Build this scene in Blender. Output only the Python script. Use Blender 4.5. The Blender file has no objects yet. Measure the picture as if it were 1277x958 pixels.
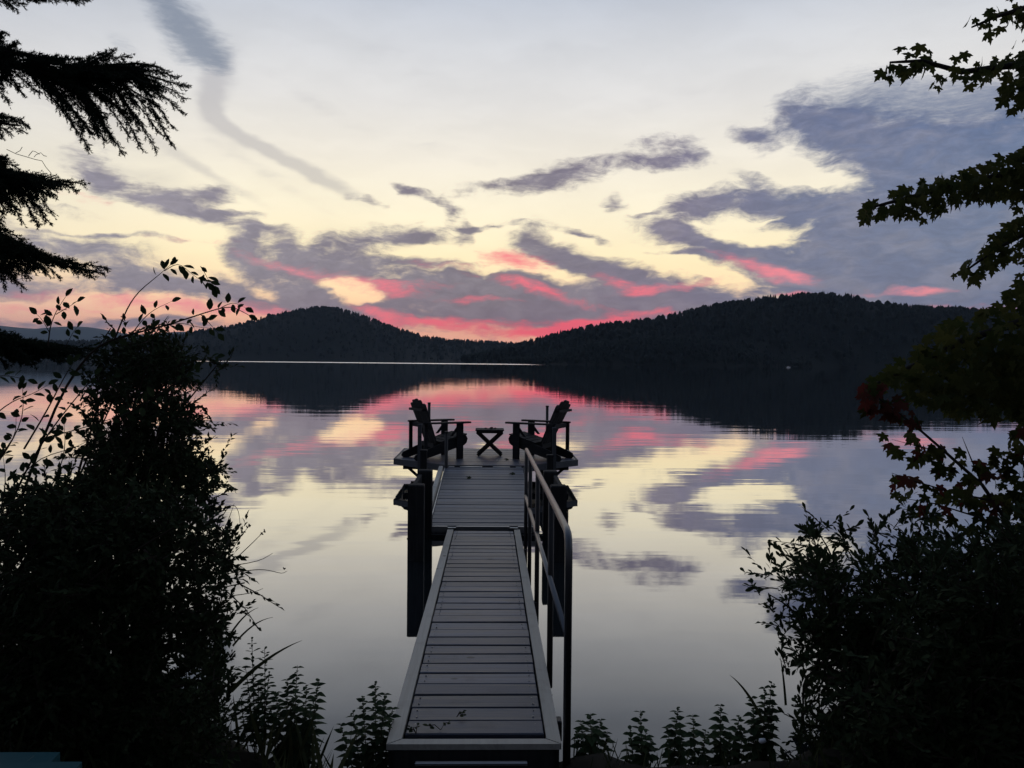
import bpy, math, random
import numpy as np
from mathutils import Vector, Matrix

random.seed(11)
rng = np.random.default_rng(11)
SC = bpy.context.scene
COL = SC.collection
R = math.radians

# ------------------------------------------------------------------ camera
CAM = Vector((0.0, 0.0, 1.81))                 # eye above the lake surface (z = 0)
F_PX, PW, PH = 1000.0, 1277.0, 958.0           # focal length in photo pixels
YAW, PITCH, ROLL = R(1.535), R(1.558), R(0.60)
FWD = Vector((math.sin(YAW)*math.cos(PITCH), math.cos(YAW)*math.cos(PITCH), -math.sin(PITCH)))
_r0 = Vector((math.cos(YAW), -math.sin(YAW), 0))
_u0 = _r0.cross(FWD)
RIGHT = _r0*math.cos(ROLL) + _u0*math.sin(ROLL)
UP = _u0*math.cos(ROLL) - _r0*math.sin(ROLL)
cam_d = bpy.data.cameras.new('camera')
cam_d.lens, cam_d.sensor_width = 36*F_PX/PW, 36
cam_d.clip_start, cam_d.clip_end = 0.05, 60000
cam = bpy.data.objects.new('camera', cam_d)
COL.objects.link(cam)
cam.matrix_world = Matrix(((RIGHT.x, UP.x, -FWD.x, CAM.x), (RIGHT.y, UP.y, -FWD.y, CAM.y), (RIGHT.z, UP.z, -FWD.z, CAM.z), (0, 0, 0, 1)))
SC.camera = cam
SC.view_settings.view_transform = 'Standard'
SC.view_settings.look = 'None'
SC.view_settings.exposure = 0
SC.view_settings.gamma = 1
SC.cycles.use_denoising = True
SC.cycles.max_bounces = 6
SC.cycles.transparent_max_bounces = 8


def ray(px, py):
    return (FWD*F_PX + RIGHT*(px-PW/2) - UP*(py-PH/2)).normalized()


def at(px, py, Y):
    """world point on the plane Y = const seen in direction (px, py) of the photograph"""
    d = ray(px, py)
    return CAM + d*((Y-CAM.y)/d.y)


def atz(px, py, z):
    d = ray(px, py)
    return CAM + d*((z-CAM.z)/d.z)


def s2l(c):
    return tuple(((v/255)/12.92 if v/255 <= .04045 else ((v/255+.055)/1.055)**2.4) for v in c)


# ------------------------------------------------------------------ world: dusk sky with clouds
W = bpy.data.worlds.new('World')
SC.world = W
W.use_nodes = True
W.cycles.sampling_method = 'MANUAL'
W.cycles.sample_map_resolution = 512
WT = W.node_tree
WT.nodes.clear()


class NB:
    """small helper for building node graphs"""
    def __init__(s, t): s.t = t
    def n(s, typ, **kw):
        x = s.t.nodes.new(typ)
        for k, v in kw.items(): setattr(x, k, v)
        return x
    def put(s, sock, v):
        if isinstance(v, bpy.types.NodeSocket): s.t.links.new(v, sock)
        else: sock.default_value = v
    def m(s, op, a, b=None, c=None, clamp=False):
        x = s.n('ShaderNodeMath', operation=op, use_clamp=clamp)
        s.put(x.inputs[0], a)
        if b is not None: s.put(x.inputs[1], b)
        if c is not None: s.put(x.inputs[2], c)
        return x.outputs[0]
    def vm(s, op, a, b=None, out=0, scale=None):
        x = s.n('ShaderNodeVectorMath', operation=op)
        s.put(x.inputs[0], a)
        if b is not None: s.put(x.inputs[1], b)
        if scale is not None: s.put(x.inputs['Scale'], scale)
        return x.outputs[out]
    def sm(s, v, a, b, lo=0., hi=1., kind='SMOOTHSTEP'):
        x = s.n('ShaderNodeMapRange', interpolation_type=kind)
        s.put(x.inputs[0], v)
        for i, q in enumerate((a, b, lo, hi)): s.put(x.inputs[1+i], q)
        return x.outputs[0]
    def mix(s, f, a, b):
        x = s.n('ShaderNodeMix', data_type='RGBA')
        s.put(x.inputs[0], f)
        for i, q in ((6, a), (7, b)): s.put(x.inputs[i], q if isinstance(q, bpy.types.NodeSocket) else (*q, 1) if len(q) == 3 else q)
        return x.outputs[2]
    def ramp(s, f, stops, interp='LINEAR'):
        x = s.n('ShaderNodeValToRGB')
        x.color_ramp.interpolation = interp
        e = x.color_ramp.elements
        while len(e) < len(stops): e.new(.5)
        for i, (p, c) in enumerate(stops):
            e[i].position = p
            e[i].color = (*c, 1) if len(c) == 3 else c
        s.put(x.inputs[0], f)
        return x.outputs[0]
    def noise(s, vec, scale, detail=4., rough=.55, out=0, dist=0.):
        x = s.n('ShaderNodeTexNoise')
        s.put(x.inputs['Vector'], vec)
        x.inputs['Scale'].default_value = scale
        x.inputs['Detail'].default_value = detail
        x.inputs['Roughness'].default_value = rough
        x.inputs['Distortion'].default_value = dist
        return x.outputs[out]
    def mapping(s, vec, loc=(0, 0, 0), rot=(0, 0, 0), sc=(1, 1, 1), typ='POINT'):
        x = s.n('ShaderNodeMapping', vector_type=typ)
        s.put(x.inputs[0], vec)
        x.inputs[1].default_value = loc
        x.inputs[2].default_value = rot
        x.inputs[3].default_value = sc
        return x.outputs[0]


w = NB(WT)
SUN_EL, SUN_AZ = R(0.5), R(2.0)
nish = w.n('ShaderNodeTexSky', sky_type='NISHITA')
nish.sun_disc = False
nish.sun_elevation, nish.sun_rotation = SUN_EL, SUN_AZ
D = w.n('ShaderNodeTexCoord').outputs['Generated']
sx = w.n('ShaderNodeSeparateXYZ')
WT.links.new(D, sx.inputs[0])
az = w.m('ARCTAN2', sx.outputs[0], sx.outputs[1])
el = w.m('ARCSINE', sx.outputs[2])
cb = w.n('ShaderNodeCombineXYZ')
w.put(cb.inputs[0], az)
w.put(cb.inputs[1], el)
S = cb.outputs[0]                                # (azimuth, elevation) in radians


def azel(px, py):
    d = ray(px, py)
    return math.atan2(d.x, d.y), math.asin(d.z)


# drifting noise fields, stretched along the horizon as cloud sheets are
n_warp = w.noise(w.mapping(S, sc=(1, 1.7, 1)), 5.5, 2, .5, out=1)
warp = w.vm('SCALE', w.vm('SUBTRACT', n_warp, (.5, .5, .5)), scale=.044)
n_warp2 = w.noise(w.mapping(S, sc=(1, 2.2, 1)), 24, 2, .6, out=1)
warp2 = w.vm('SCALE', w.vm('SUBTRACT', n_warp2, (.5, .5, .5)), scale=.022)
SW = w.vm('ADD', w.vm('ADD', S, warp), warp2)
n_edge = w.noise(w.mapping(SW, rot=(0, 0, R(-8)), sc=(1, 2.6, 1)), 17, 5, .62)
n_fine = w.noise(w.mapping(SW, rot=(0, 0, R(6)), sc=(1, 3.6, 1)), 52, 5, .68)
n_fib = w.noise(w.mapping(w.vm('ADD', S, w.vm('SCALE', warp, scale=1.6)), rot=(0, 0, R(-14)), sc=(1, 5.5, 1)), 70, 5, .7)
n_puff = w.noise(w.mapping(S, sc=(1, 1.7, 1)), 30, 5, .60, dist=.4)
n_wisp = w.noise(w.mapping(SW, rot=(0, 0, R(28)), sc=(1, 4.5, 1)), 15, 4, .6)


def field(blobs, src):
    # each cloud is a soft ellipse in (azimuth, elevation); the running sum rides along as a third coordinate
    # (multiplied by zero), so the graph is evaluated one cloud after another
    sep = w.n('ShaderNodeSeparateXYZ')
    WT.links.new(src, sep.inputs[0])
    acc = 0.0
    groups = {}
    for b in blobs:
        q = min((-38, -24, -8, 0, 8, 16, 27, 38), key=lambda v: abs(v-b[4]))
        groups.setdefault(q, []).append(b)
    for q, bs in groups.items():
        th = R(-q)-ROLL
        c, s = math.cos(th), math.sin(th)
        if abs(th) < 1e-6: u, v = sep.outputs[0], sep.outputs[1]
        else:
            u = w.m('ADD', w.m('MULTIPLY', sep.outputs[0], c), w.m('MULTIPLY', sep.outputs[1], s))
            v = w.m('SUBTRACT', w.m('MULTIPLY', sep.outputs[1], c), w.m('MULTIPLY', sep.outputs[0], s))
        for cx, cy, rx, ry, _, wt in bs:
            a0, e0 = azel(cx, cy)
            a1, e1 = azel(cx+4, cy)
            k = math.hypot(a1-a0, e1-e0)/4*BLOB
            u0, v0 = a0*c+e0*s, e0*c-a0*s
            c3 = w.n('ShaderNodeCombineXYZ')
            for i, x in enumerate((u, v, acc)): w.put(c3.inputs[i], x)
            ma = w.n('ShaderNodeVectorMath', operation='MULTIPLY_ADD')
            w.put(ma.inputs[0], c3.outputs[0])
            ma.inputs[1].default_value = (1/(rx*k), 1/(ry*k), 0)
            ma.inputs[2].default_value = (-u0/(rx*k), -v0/(ry*k), 0)
            d = w.vm('LENGTH', ma.outputs[0], out=1)
            acc = w.m('ADD', acc, w.sm(d, 1.0, 0.0, 0.0, wt))
    return acc


BLOB = 1.55
GREY = [  # x, y, rx, ry, slope, weight : where each cloud stands, measured on the photograph
    (715, 214, 60, 19, -6, 1.3), (630, 230, 66, 8, -8, 1.1), (660, 238, 40, 7, -8, .9),
    (826, 198, 62, 11, 0, 1.2), (806, 176, 30, 11, 0, .8), (856, 174, 34, 14, 8, .8), (870, 188, 20, 8, 0, .5),
    (763, 252, 19, 11, 0, 1.0), (800, 267, 24, 4, -8, .7), (535, 246, 44, 9, 16, 1.0), (505, 237, 16, 7, 0, .8), (562, 268, 10, 18, 27, .5),
    (453, 249, 30, 6, 8, .9), (258, 246, 44, 15, -8, 1.2), (180, 243, 84, 20, 16, 1.1), (122, 200, 30, 62, -24, .7), (255, 272, 92, 12, 8, 1.1),
    (300, 270, 34, 4, 0, .8), (306, 302, 34, 18, -38, 1.2), (360, 336, 66, 20, 8, 1.1), (350, 302, 14, 20, -38, .8), (300, 330, 40, 14, 16, .7),
    (402, 322, 84, 20, 0, .9), (462, 299, 66, 17, -8, 1.2), (528, 297, 46, 9, 0, .9), (600, 281, 50, 5, -8, .9), (581, 291, 13, 20, 8, .9),
    (648, 278, 12, 3, -8, .6), (520, 332, 92, 8, 0, 1.0), (440, 341, 70, 8, 0, .8), (560, 368, 230, 30, 0, 1.4), (690, 394, 160, 26, 0, 1.25), (600, 354, 100, 14, 0, .8), (450, 392, 90, 20, 8, 1.0),
    (664, 296, 20, 24, 27, 1.1), (700, 322, 66, 18, 16, 1.1), (770, 346, 90, 17, 16, 1.2), (835, 370, 130, 22, 0, 1.2), (905, 394, 180, 24, 0, 1.2),
    (724, 290, 36, 6, 16, .9), (762, 323, 22, 4, 8, .5), (852, 322, 58, 5, 0, .9), (856, 342, 16, 4, 0, .7),
    (828, 290, 50, 14, 16, 1.1), (858, 262, 48, 24, -24, 1.1), (935, 246, 96, 20, 0, 1.2), (905, 310, 110, 18, 8, 1.1), (1020, 348, 150, 32, 8, 1.3),
    (1085, 268, 120, 40, 8, 1.1), (1090, 316, 150, 56, 8, 1.2), (1230, 310, 220, 100, 0, 1.6), (1250, 380, 230, 50, 0, 1.2), (945, 220, 36, 16, 0, .6), (1010, 255, 70, 16, 8, .6),
    (1090, 182, 105, 36, 16, 1.1), (1180, 198, 170, 56, 8, 1.3), (1290, 190, 160, 50, 0, 1.0), (1050, 140, 60, 26, -8, .5), (975, 150, 54, 22, -38, .6), (936, 164, 32, 12, 16, 1.0), (1020, 150, 60, 24, 16, .7),
    (990, 272, 46, 4, 0, .5),
    (100, 318, 120, 19, 0, 1.1), (40, 350, 140, 15, 0, .9), (190, 348, 90, 16, 0, .9), (140, 298, 100, 4, 0, .9), (300, 368, 160, 20, 8, 1.1), (100, 400, 180, 12, 0, 1.0), (260, 404, 140, 9, 0, .8), (380, 372, 60, 14, 16, .7),
    (-40, 280, 120, 26, 8, .8), (-160, 340, 180, 30, 0, 1.0), (430, 406, 100, 14, 16, .9), (70, 265, 60, 8, 8, .5),
    (430, 359, 34, 7, 8, -1.3), (452, 370, 30, 9, 8, -1.3), (472, 374, 16, 6, 0, -.8), (338, 366, 26, 9, 16, -1.2), (850, 334, 50, 7, 8, -1.1), (890, 346, 44, 6, 8, -1.2), (930, 294, 56, 6, 0, -.75), (995, 284, 50, 7, -8, -.75), (965, 300, 60, 4, 0, -.55), (950, 272, 50, 3, -8, -.5), (1010, 216, 70, 11, 16, -1.1), (55, 372, 60, 5, 0, -.7), (610, 330, 70, 7, 0, -.6), (590, 340, 90, 4, 0, -.5), (690, 341, 50, 8, 8, -.8), (240, 322, 40, 10, 0, -.5), (330, 404, 60, 5, 0, -.5),
]
BLUE = [(234, 32, 50, 34, 38, 1.0), (262, 52, 34, 22, 38, .8), (200, 4, 44, 22, 27, .7), (146, 48, 26, 14, 16, .5), (285, 60, 20, 24, 38, .4), (1200, 150, 190, 66, 8, .95), (1070, 130, 110, 44, -8, .6), (1290, 120, 150, 50, 0, .6)]
WISP = [(276, 92, 24, 40, 16, .9), (262, 130, 20, 38, -8, 1.0), (280, 158, 34, 12, 38, .9), (318, 180, 44, 10, 27, 1.1), (368, 206, 50, 10, 27, 1.1), (420, 232, 50, 11, 27, .9), (270, 222, 90, 9, 27, .7), (120, 150, 70, 60, 38, .4), (340, 222, 130, 12, 27, .4), (200, 190, 70, 30, 27, .35), (850, 120, 200, 20, -8, .3), (60, 110, 120, 40, 16, .45), (480, 60, 160, 26, 16, .3), (560, 190, 140, 16, 16, .3), (700, 60, 160, 20, -8, .25), (380, 120, 90, 14, 27, .35), (150, 215, 120, 14, 8, .6)]
PINK = [
    (590, 402, 110, 8, 0, 1.0), (530, 400, 70, 8, 8, 1.1), (650, 414, 80, 7, 0, 1.2), (742, 402, 88, 8, -8, 1.4), (700, 411, 70, 7, -8, 1.1), (478, 398, 46, 8, 27, 1.2),
    (645, 326, 44, 12, 8, 1.5), (690, 366, 64, 7, 16, 1.1), (600, 374, 50, 5, 0, .9), (775, 355, 40, 9, 16, 1.0), (840, 358, 74, 6, -8, 1.0), (640, 352, 60, 6, 8, .6),
    (950, 334, 66, 9, 16, 1.3), (985, 345, 44, 9, 8, .9), (985, 367, 24, 4, 0, 1.1), (1152, 363, 44, 5, 0, 1.3), (1085, 367, 44, 4, 0, .8),
    (190, 376, 150, 10, 0, 1.2), (280, 388, 90, 7, 0, 1.1), (60, 386, 100, 6, 0, .9), (345, 334, 62, 8, 16, .8), (440, 350, 84, 9, 8, 1.0), (520, 354, 60, 5, 0, .6), (380, 394, 70, 7, 0, .9), (100, 245, 46, 9, 8, .5), (490, 364, 44, 9, 0, .6), (1190, 386, 90, 6, 0, .7), (820, 390, 50, 4, 0, .6), (560, 330, 60, 6, 0, .5), (240, 300, 90, 5, 0, .3),
]
fG = field(GREY, SW)
fB = field(BLUE, SW)
fW = field(WISP, w.vm('ADD', S, w.vm('SCALE', warp2, scale=.5)))
fP = field(PINK, w.vm('ADD', S, warp2))
# the same kinds of cloud carry on outside the frame
out_m = w.m('MULTIPLY', w.sm(w.m('ABSOLUTE', az), .62, .95), w.sm(el, .75, .15))
n_out = w.noise(w.mapping(D, sc=(1, 1, 4.5)), 2.6, 4, .58)
fG = w.m('ADD', fG, w.m('MULTIPLY', out_m, w.sm(n_out, .42, .62)))

def c0(n_, k): return w.m('MULTIPLY', w.m('SUBTRACT', n_, .5), k)


def dens(f, noise, lo, hi):
    """density of a cloud sheet: the noise only eats into and frays what the field allows"""
    return w.m('MULTIPLY', w.sm(w.m('ADD', f, noise), lo, hi), w.sm(f, .03, .32))


nz = w.m('ADD', w.m('ADD', c0(n_edge, 1.4), c0(n_puff, 1.3)), w.m('ADD', c0(n_fine, 1.0), c0(n_fib, .5)))
dG = dens(fG, nz, .06, 1.30)
dB = dens(fB, w.m('ADD', c0(n_edge, .5), c0(n_fib, 1.1)), .02, 1.5)
dW = w.m('MULTIPLY', dens(fW, c0(n_wisp, .9), .1, 1.2), .42)
dP = dens(fP, w.m('ADD', c0(n_edge, 1.5), w.m('ADD', c0(n_puff, 1.0), w.m('ADD', c0(n_fine, 1.3), c0(n_fib, 1.2)))), .0, 2.05)

# clear sky: pale gold low in the afterglow, milky above, blue grey overhead and away from the sunset
EL = lambda py: azel(612, py)[1]/1.6
glow = w.ramp(w.m('DIVIDE', el, 1.6), [
    (0.0, s2l((236, 150, 130))), (EL(412), s2l((248, 178, 142))), (EL(380), s2l((253, 208, 160))), (EL(350), s2l((254, 226, 178))), (EL(325), s2l((254, 236, 190))), (EL(265), s2l((253, 242, 212))),
    (EL(200), s2l((241, 234, 219))), (EL(130), s2l((228, 226, 223))), (EL(60), s2l((214, 216, 220))), (EL(0), s2l((196, 202, 213))), (.40, s2l((160, 172, 192))), (1.0, s2l((120, 137, 168)))])
away = w.ramp(w.m('DIVIDE', el, 1.6), [
    (0.0, s2l((150, 140, 160))), (.06, s2l((165, 160, 176))), (.14, s2l((160, 170, 190))), (.28, s2l((140, 155, 180))), (.5, s2l((118, 135, 166))), (1.0, s2l((104, 122, 156)))])
f_away = w.sm(w.m('ABSOLUTE', w.m('SUBTRACT', az, .09)), .34, 1.25)
f_left = w.m('MULTIPLY', w.sm(az, -.22, -.62), w.m('MULTIPLY', w.sm(el, .20, .42), .45))
clear = w.mix(w.m('MAXIMUM', f_away, f_left), glow, away)
lift = w.m('MINIMUM', w.m('EXPONENT', w.m('DIVIDE', .034, w.m('MAXIMUM', el, .02))), 1.5)   # the low haze takes some of this light again
clear = w.vm('SCALE', clear, scale=w.m('MULTIPLY', lift, w.sm(w.noise(w.mapping(SW, rot=(0, 0, R(20)), sc=(1, 3.5, 1)), 5, 4, .55), .3, .7, .985, 1.065)))
clear = w.mix(.05, clear, w.vm('SCALE', nish.outputs[0], scale=.05))
# cloud colours: mauve grey before the glow, slate blue to the north (right), cooler higher up
cg = w.ramp(w.sm(az, -.6, .6, kind='LINEAR'), [(0., s2l((150, 146, 160))), (.30, s2l((138, 131, 146))), (.5, s2l((124, 116, 131))), (.68, s2l((122, 116, 140))), (.80, s2l((106, 115, 146))), (1., s2l((100, 118, 152)))])
cg = w.mix(w.sm(n_edge, .60, .32, 0, .22), cg, s2l((186, 178, 184)))
cg = w.vm('SCALE', cg, scale=w.sm(n_fine, .3, .7, 1.12, .90))
cg = w.mix(w.m('MULTIPLY', w.sm(el, .10, .02), w.sm(az, .5, .2, 0, .45)), cg, s2l((142, 116, 130)))
cpk = w.mix(w.sm(w.m('ABSOLUTE', w.m('SUBTRACT', az, .06)), .0, .42), s2l((255, 84, 100)), s2l((238, 138, 142)))
cpk = w.mix(w.sm(el, .04, .12, 0, .45), cpk, s2l((224, 138, 148)))
col = w.mix(dW, clear, s2l((158, 156, 166)))
col = w.mix(w.m('MULTIPLY', dB, .85), col, w.mix(w.sm(az, .2, .5), s2l((130, 141, 160)), s2l((102, 118, 152))))
col = w.mix(w.m('MULTIPLY', dG, .95), col, cg)
col = w.mix(w.m('MULTIPLY', dP, .95), col, w.vm('SCALE', cpk, scale=w.m('MINIMUM', lift, 1.4)))
# the sky dims towards the east, behind the viewer
col = w.vm('SCALE', col, scale=w.sm(sx.outputs[1], .25, -.8, 1.0, .22))
bg = w.n('ShaderNodeBackground')
WT.links.new(col, bg.inputs[0])
bg.inputs[1].default_value = 1.0
wo = w.n('ShaderNodeOutputWorld')
WT.links.new(bg.outputs[0], wo.inputs[0])

# the sun is already behind the hills: a last, very weak warm light from the afterglow
sun_d = bpy.data.lights.new('sun', 'SUN')
sun_d.energy, sun_d.angle, sun_d.color = 0.3, R(0.5), (1, .62, .5)
sun = bpy.data.objects.new('sun', sun_d)
COL.objects.link(sun)
sd = Vector((math.sin(SUN_AZ)*math.cos(SUN_EL), math.cos(SUN_AZ)*math.cos(SUN_EL), math.sin(SUN_EL)))
sun.rotation_euler = sd.to_track_quat('Z', 'Y').to_euler()


# ------------------------------------------------------------------ helpers
def mat(name, col, rough=.8, metal=0., spec=.3):
    m = bpy.data.materials.new(name)
    m.use_nodes = True
    b = m.node_tree.nodes['Principled BSDF']
    b.inputs['Base Color'].default_value = (*col, 1)
    b.inputs['Roughness'].default_value = rough
    b.inputs['Metallic'].default_value = metal
    b.inputs['Specular IOR Level'].default_value = spec
    return m, NB(m.node_tree), b


def leaf_mat(name, c1, c2, rough=.55, trans=.25):
    m, n, b = mat(name, c1, max(rough, .75), 0, .06)
    oi = n.n('ShaderNodeObjectInfo').outputs['Random']
    geo = n.n('ShaderNodeNewGeometry')
    rnd = n.m('FRACT', n.m('ADD', oi, geo.outputs['Random Per Island']))
    c = n.mix(rnd, c1, c2)
    n.put(b.inputs['Base Color'], c)
    tr = n.n('ShaderNodeBsdfTranslucent')
    n.put(tr.inputs[0], c)
    ms = n.n('ShaderNodeMixShader')
    ms.inputs[0].default_value = trans
    out = m.node_tree.nodes['Material Output']
    m.node_tree.links.new(b.outputs[0], ms.inputs[1])
    m.node_tree.links.new(tr.outputs[0], ms.inputs[2])
    m.node_tree.links.new(ms.outputs[0], out.inputs[0])
    return m


def wood_mat(name, c1, c2, c3, rough=.75, axis=0, grain=1.0, bump=.35, spec=.35):
    """weathered boards: grain along one object axis, tone by board, knots and stains"""
    m, n, b = mat(name, c1, rough, 0, spec)
    tc = n.n('ShaderNodeTexCoord').outputs['Object']
    oi = n.n('ShaderNodeObjectInfo').outputs['Random']
    off = n.n('ShaderNodeCombineXYZ')
    for i in range(3): n.put(off.inputs[i], n.m('MULTIPLY', oi, 37.0+11*i))
    p = n.vm('ADD', tc, off.outputs[0])
    sc = [26*grain]*3
    sc[axis] = 1.1*grain
    g = n.noise(n.mapping(p, sc=sc), 1.6, 6, .62, dist=.6)
    st = n.noise(p, 5.5, 4, .6)
    c = n.mix(n.sm(g, .32, .68), c1, c2)
    c = n.mix(n.m('MULTIPLY', oi, .75), c, c3)
    c = n.mix(n.sm(st, .52, .78, 0, .55), c, tuple(v*.45 for v in c1))
    vo = n.n('ShaderNodeTexVoronoi')
    ks = [5.0]*3
    ks[axis] = 3.2
    n.put(vo.inputs['Vector'], n.mapping(p, sc=ks))
    vo.inputs['Scale'].default_value = 1.0
    kn = n.sm(vo.outputs['Distance'], .055, .10, 1, 0)
    c = n.mix(n.m('MULTIPLY', kn, .8), c, tuple(v*.22 for v in c1))
    n.put(b.inputs['Base Color'], c)
    bp = n.n('ShaderNodeBump')
    bp.inputs['Strength'].default_value = bump
    bp.inputs['Distance'].default_value = .004
    n.put(bp.inputs['Height'], g)
    n.put(b.inputs['Normal'], bp.outputs[0])
    n.put(b.inputs['Roughness'], n.sm(g, .2, .8, rough-.12, rough+.1))
    return m


class MB:
    def __init__(s): s.v, s.f = [], []
    def add(s, vs, fs):
        o = len(s.v)
        s.v += [tuple(v) for v in vs]
        s.f += [tuple(i+o for i in f) for f in fs]
        return s
    def box(s, c, size, M=None, taper=None, bev=0.0):
        hx, hy, hz = size[0]/2, size[1]/2, size[2]/2
        if bev <= 0:
            vs = [Vector((x*hx, y*hy, z*hz)) for z in (-1, 1) for y in (-1, 1) for x in (-1, 1)]
            fs = [(0, 2, 3, 1), (4, 5, 7, 6), (0, 1, 5, 4), (2, 6, 7, 3), (0, 4, 6, 2), (1, 3, 7, 5)]
        else:   # bevel the four long top edges and bottom stays square: cheap chamfer
            vs, fs = [], []
            for z, k in ((-hz, 0), (hz-bev, 0), (hz, bev)):
                vs += [Vector((x*(hx-k), y*(hy-k), z)) for (x, y) in ((-1, -1), (1, -1), (1, 1), (-1, 1))]
            fs = [(3, 2, 1, 0), (8, 9, 10, 11)]
            for l in (0, 4):
                for i in range(4):
                    j = (i+1) % 4
                    fs.append((l+i, l+j, l+4+j, l+4+i))
        if M is not None: vs = [M @ v for v in vs]
        s.add([v+Vector(c) for v in vs], fs)
        return s
    def bar(s, a, b, wd, th, side=None, bev=0.0):
        """board from a to b: wd across 'side', th along the third axis"""
        a, b = Vector(a), Vector(b)
        x = (b-a)
        L = x.length
        x.normalize()
        sd = Vector(side) if side is not None else (Vector((0, 0, 1)) if abs(x.z) < .9 else Vector((1, 0, 0)))
        sd = (sd - x*sd.dot(x)).normalized()
        t = x.cross(sd)
        M = Matrix((x, sd, t)).transposed()
        return s.box((a+b)/2, (L, wd, th), M, bev=bev)
    def tube(s, pts, rad, n=8, cap=True):
        pts = [Vector(p) for p in pts]
        if not hasattr(rad, '__len__'): rad = [rad]*len(pts)
        o = len(s.v)
        T0 = (pts[1]-pts[0]).normalized()
        ref = Vector((0, 0, 1)) if abs(T0.z) < .9 else Vector((1, 0, 0))
        U = T0.cross(ref).normalized()
        for i, p in enumerate(pts):
            T = (pts[min(i+1, len(pts)-1)]-pts[max(i-1, 0)]).normalized()
            U = (U-T*U.dot(T))
            U = U.normalized() if U.length > 1e-6 else T.orthogonal().normalized()
            V = T.cross(U)
            for k in range(n):
                a = 2*math.pi*k/n
                s.v.append(tuple(p+(U*math.cos(a)+V*math.sin(a))*rad[i]))
        for i in range(len(pts)-1):
            for k in range(n):
                k2 = (k+1) % n
                s.f.append((o+i*n+k, o+i*n+k2, o+(i+1)*n+k2, o+(i+1)*n+k))
        if cap:
            s.f.append(tuple(o+k for k in reversed(range(n))))
            e = o+(len(pts)-1)*n
            s.f.append(tuple(e+k for k in range(n)))
        return s
    def prism(s, poly, y0, y1, axis='y'):
        """polygon in (x, z) extruded along y, or in (x, y) extruded along z"""
        n = len(poly)
        if axis == 'y': vs = [(p[0], y0, p[1]) for p in poly]+[(p[0], y1, p[1]) for p in poly]
        else: vs = [(p[0], p[1], y0) for p in poly]+[(p[0], p[1], y1) for p in poly]
        fs = [tuple(range(n)), tuple(reversed(range(n, 2*n)))]
        for i in range(n):
            j = (i+1) % n
            fs.append((i, n+i, n+j, j))
        return s.add(vs, fs)
    def mesh(s, name, m, smooth=False):
        me = bpy.data.meshes.new(name)
        me.from_pydata(s.v, [], s.f)
        fix_normals(me)
        for mm in (m if isinstance(m, (list, tuple)) else [m]): me.materials.append(mm)
        if smooth: me.polygons.foreach_set('use_smooth', [True]*len(me.polygons))
        me.update()
        return me
    def build(s, name, m, parent=None, loc=(0, 0, 0), smooth=False, label=None):
        return obj(name, s.mesh(name, m, smooth), parent, loc, label)


import bmesh
def fix_normals(me):
    bm = bmesh.new()
    bm.from_mesh(me)
    bmesh.ops.recalc_face_normals(bm, faces=bm.faces)
    bm.to_mesh(me)
    bm.free()


def obj(name, me, parent=None, loc=(0, 0, 0), label=None):
    o = bpy.data.objects.new(name, me)
    COL.objects.link(o)
    o.location = loc
    if parent is not None: o.parent = parent
    if label: o['label'] = label
    return o


def tag(o, label=None, cat=None, group=None, kind=None):
    for k, v in (('label', label), ('category', cat), ('group', group), ('kind', kind)):
        if v: o[k] = v
    return o


def thing(name, loc, label, cat, group=None, rz=0):
    o = bpy.data.objects.new(name, None)
    COL.objects.link(o)
    o.empty_display_size = .1
    o.location = loc
    o.rotation_euler = (0, 0, rz)
    return tag(o, label, cat, group)


def np_mesh(name, V, F, m, smooth=False, parent=None, loc=(0, 0, 0), mi=None):
    """fast mesh from arrays; F is (n, k) with constant k"""
    me = bpy.data.meshes.new(name)
    V = np.asarray(V, dtype=np.float32)
    F = np.asarray(F, dtype=np.int32)
    me.vertices.add(len(V))
    me.vertices.foreach_set('co', V.ravel())
    me.loops.add(F.size)
    me.loops.foreach_set('vertex_index', F.ravel())
    me.polygons.add(len(F))
    me.polygons.foreach_set('loop_start', np.arange(0, F.size, F.shape[1], dtype=np.int32))
    if smooth: me.polygons.foreach_set('use_smooth', np.ones(len(F), dtype=bool))
    for mm in (m if isinstance(m, (list, tuple)) else [m]): me.materials.append(mm)
    if mi is not None: me.polygons.foreach_set('material_index', np.asarray(mi, dtype=np.int32))
    me.update(calc_edges=True)
    me.validate()
    return obj(name, me, parent, loc)


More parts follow.
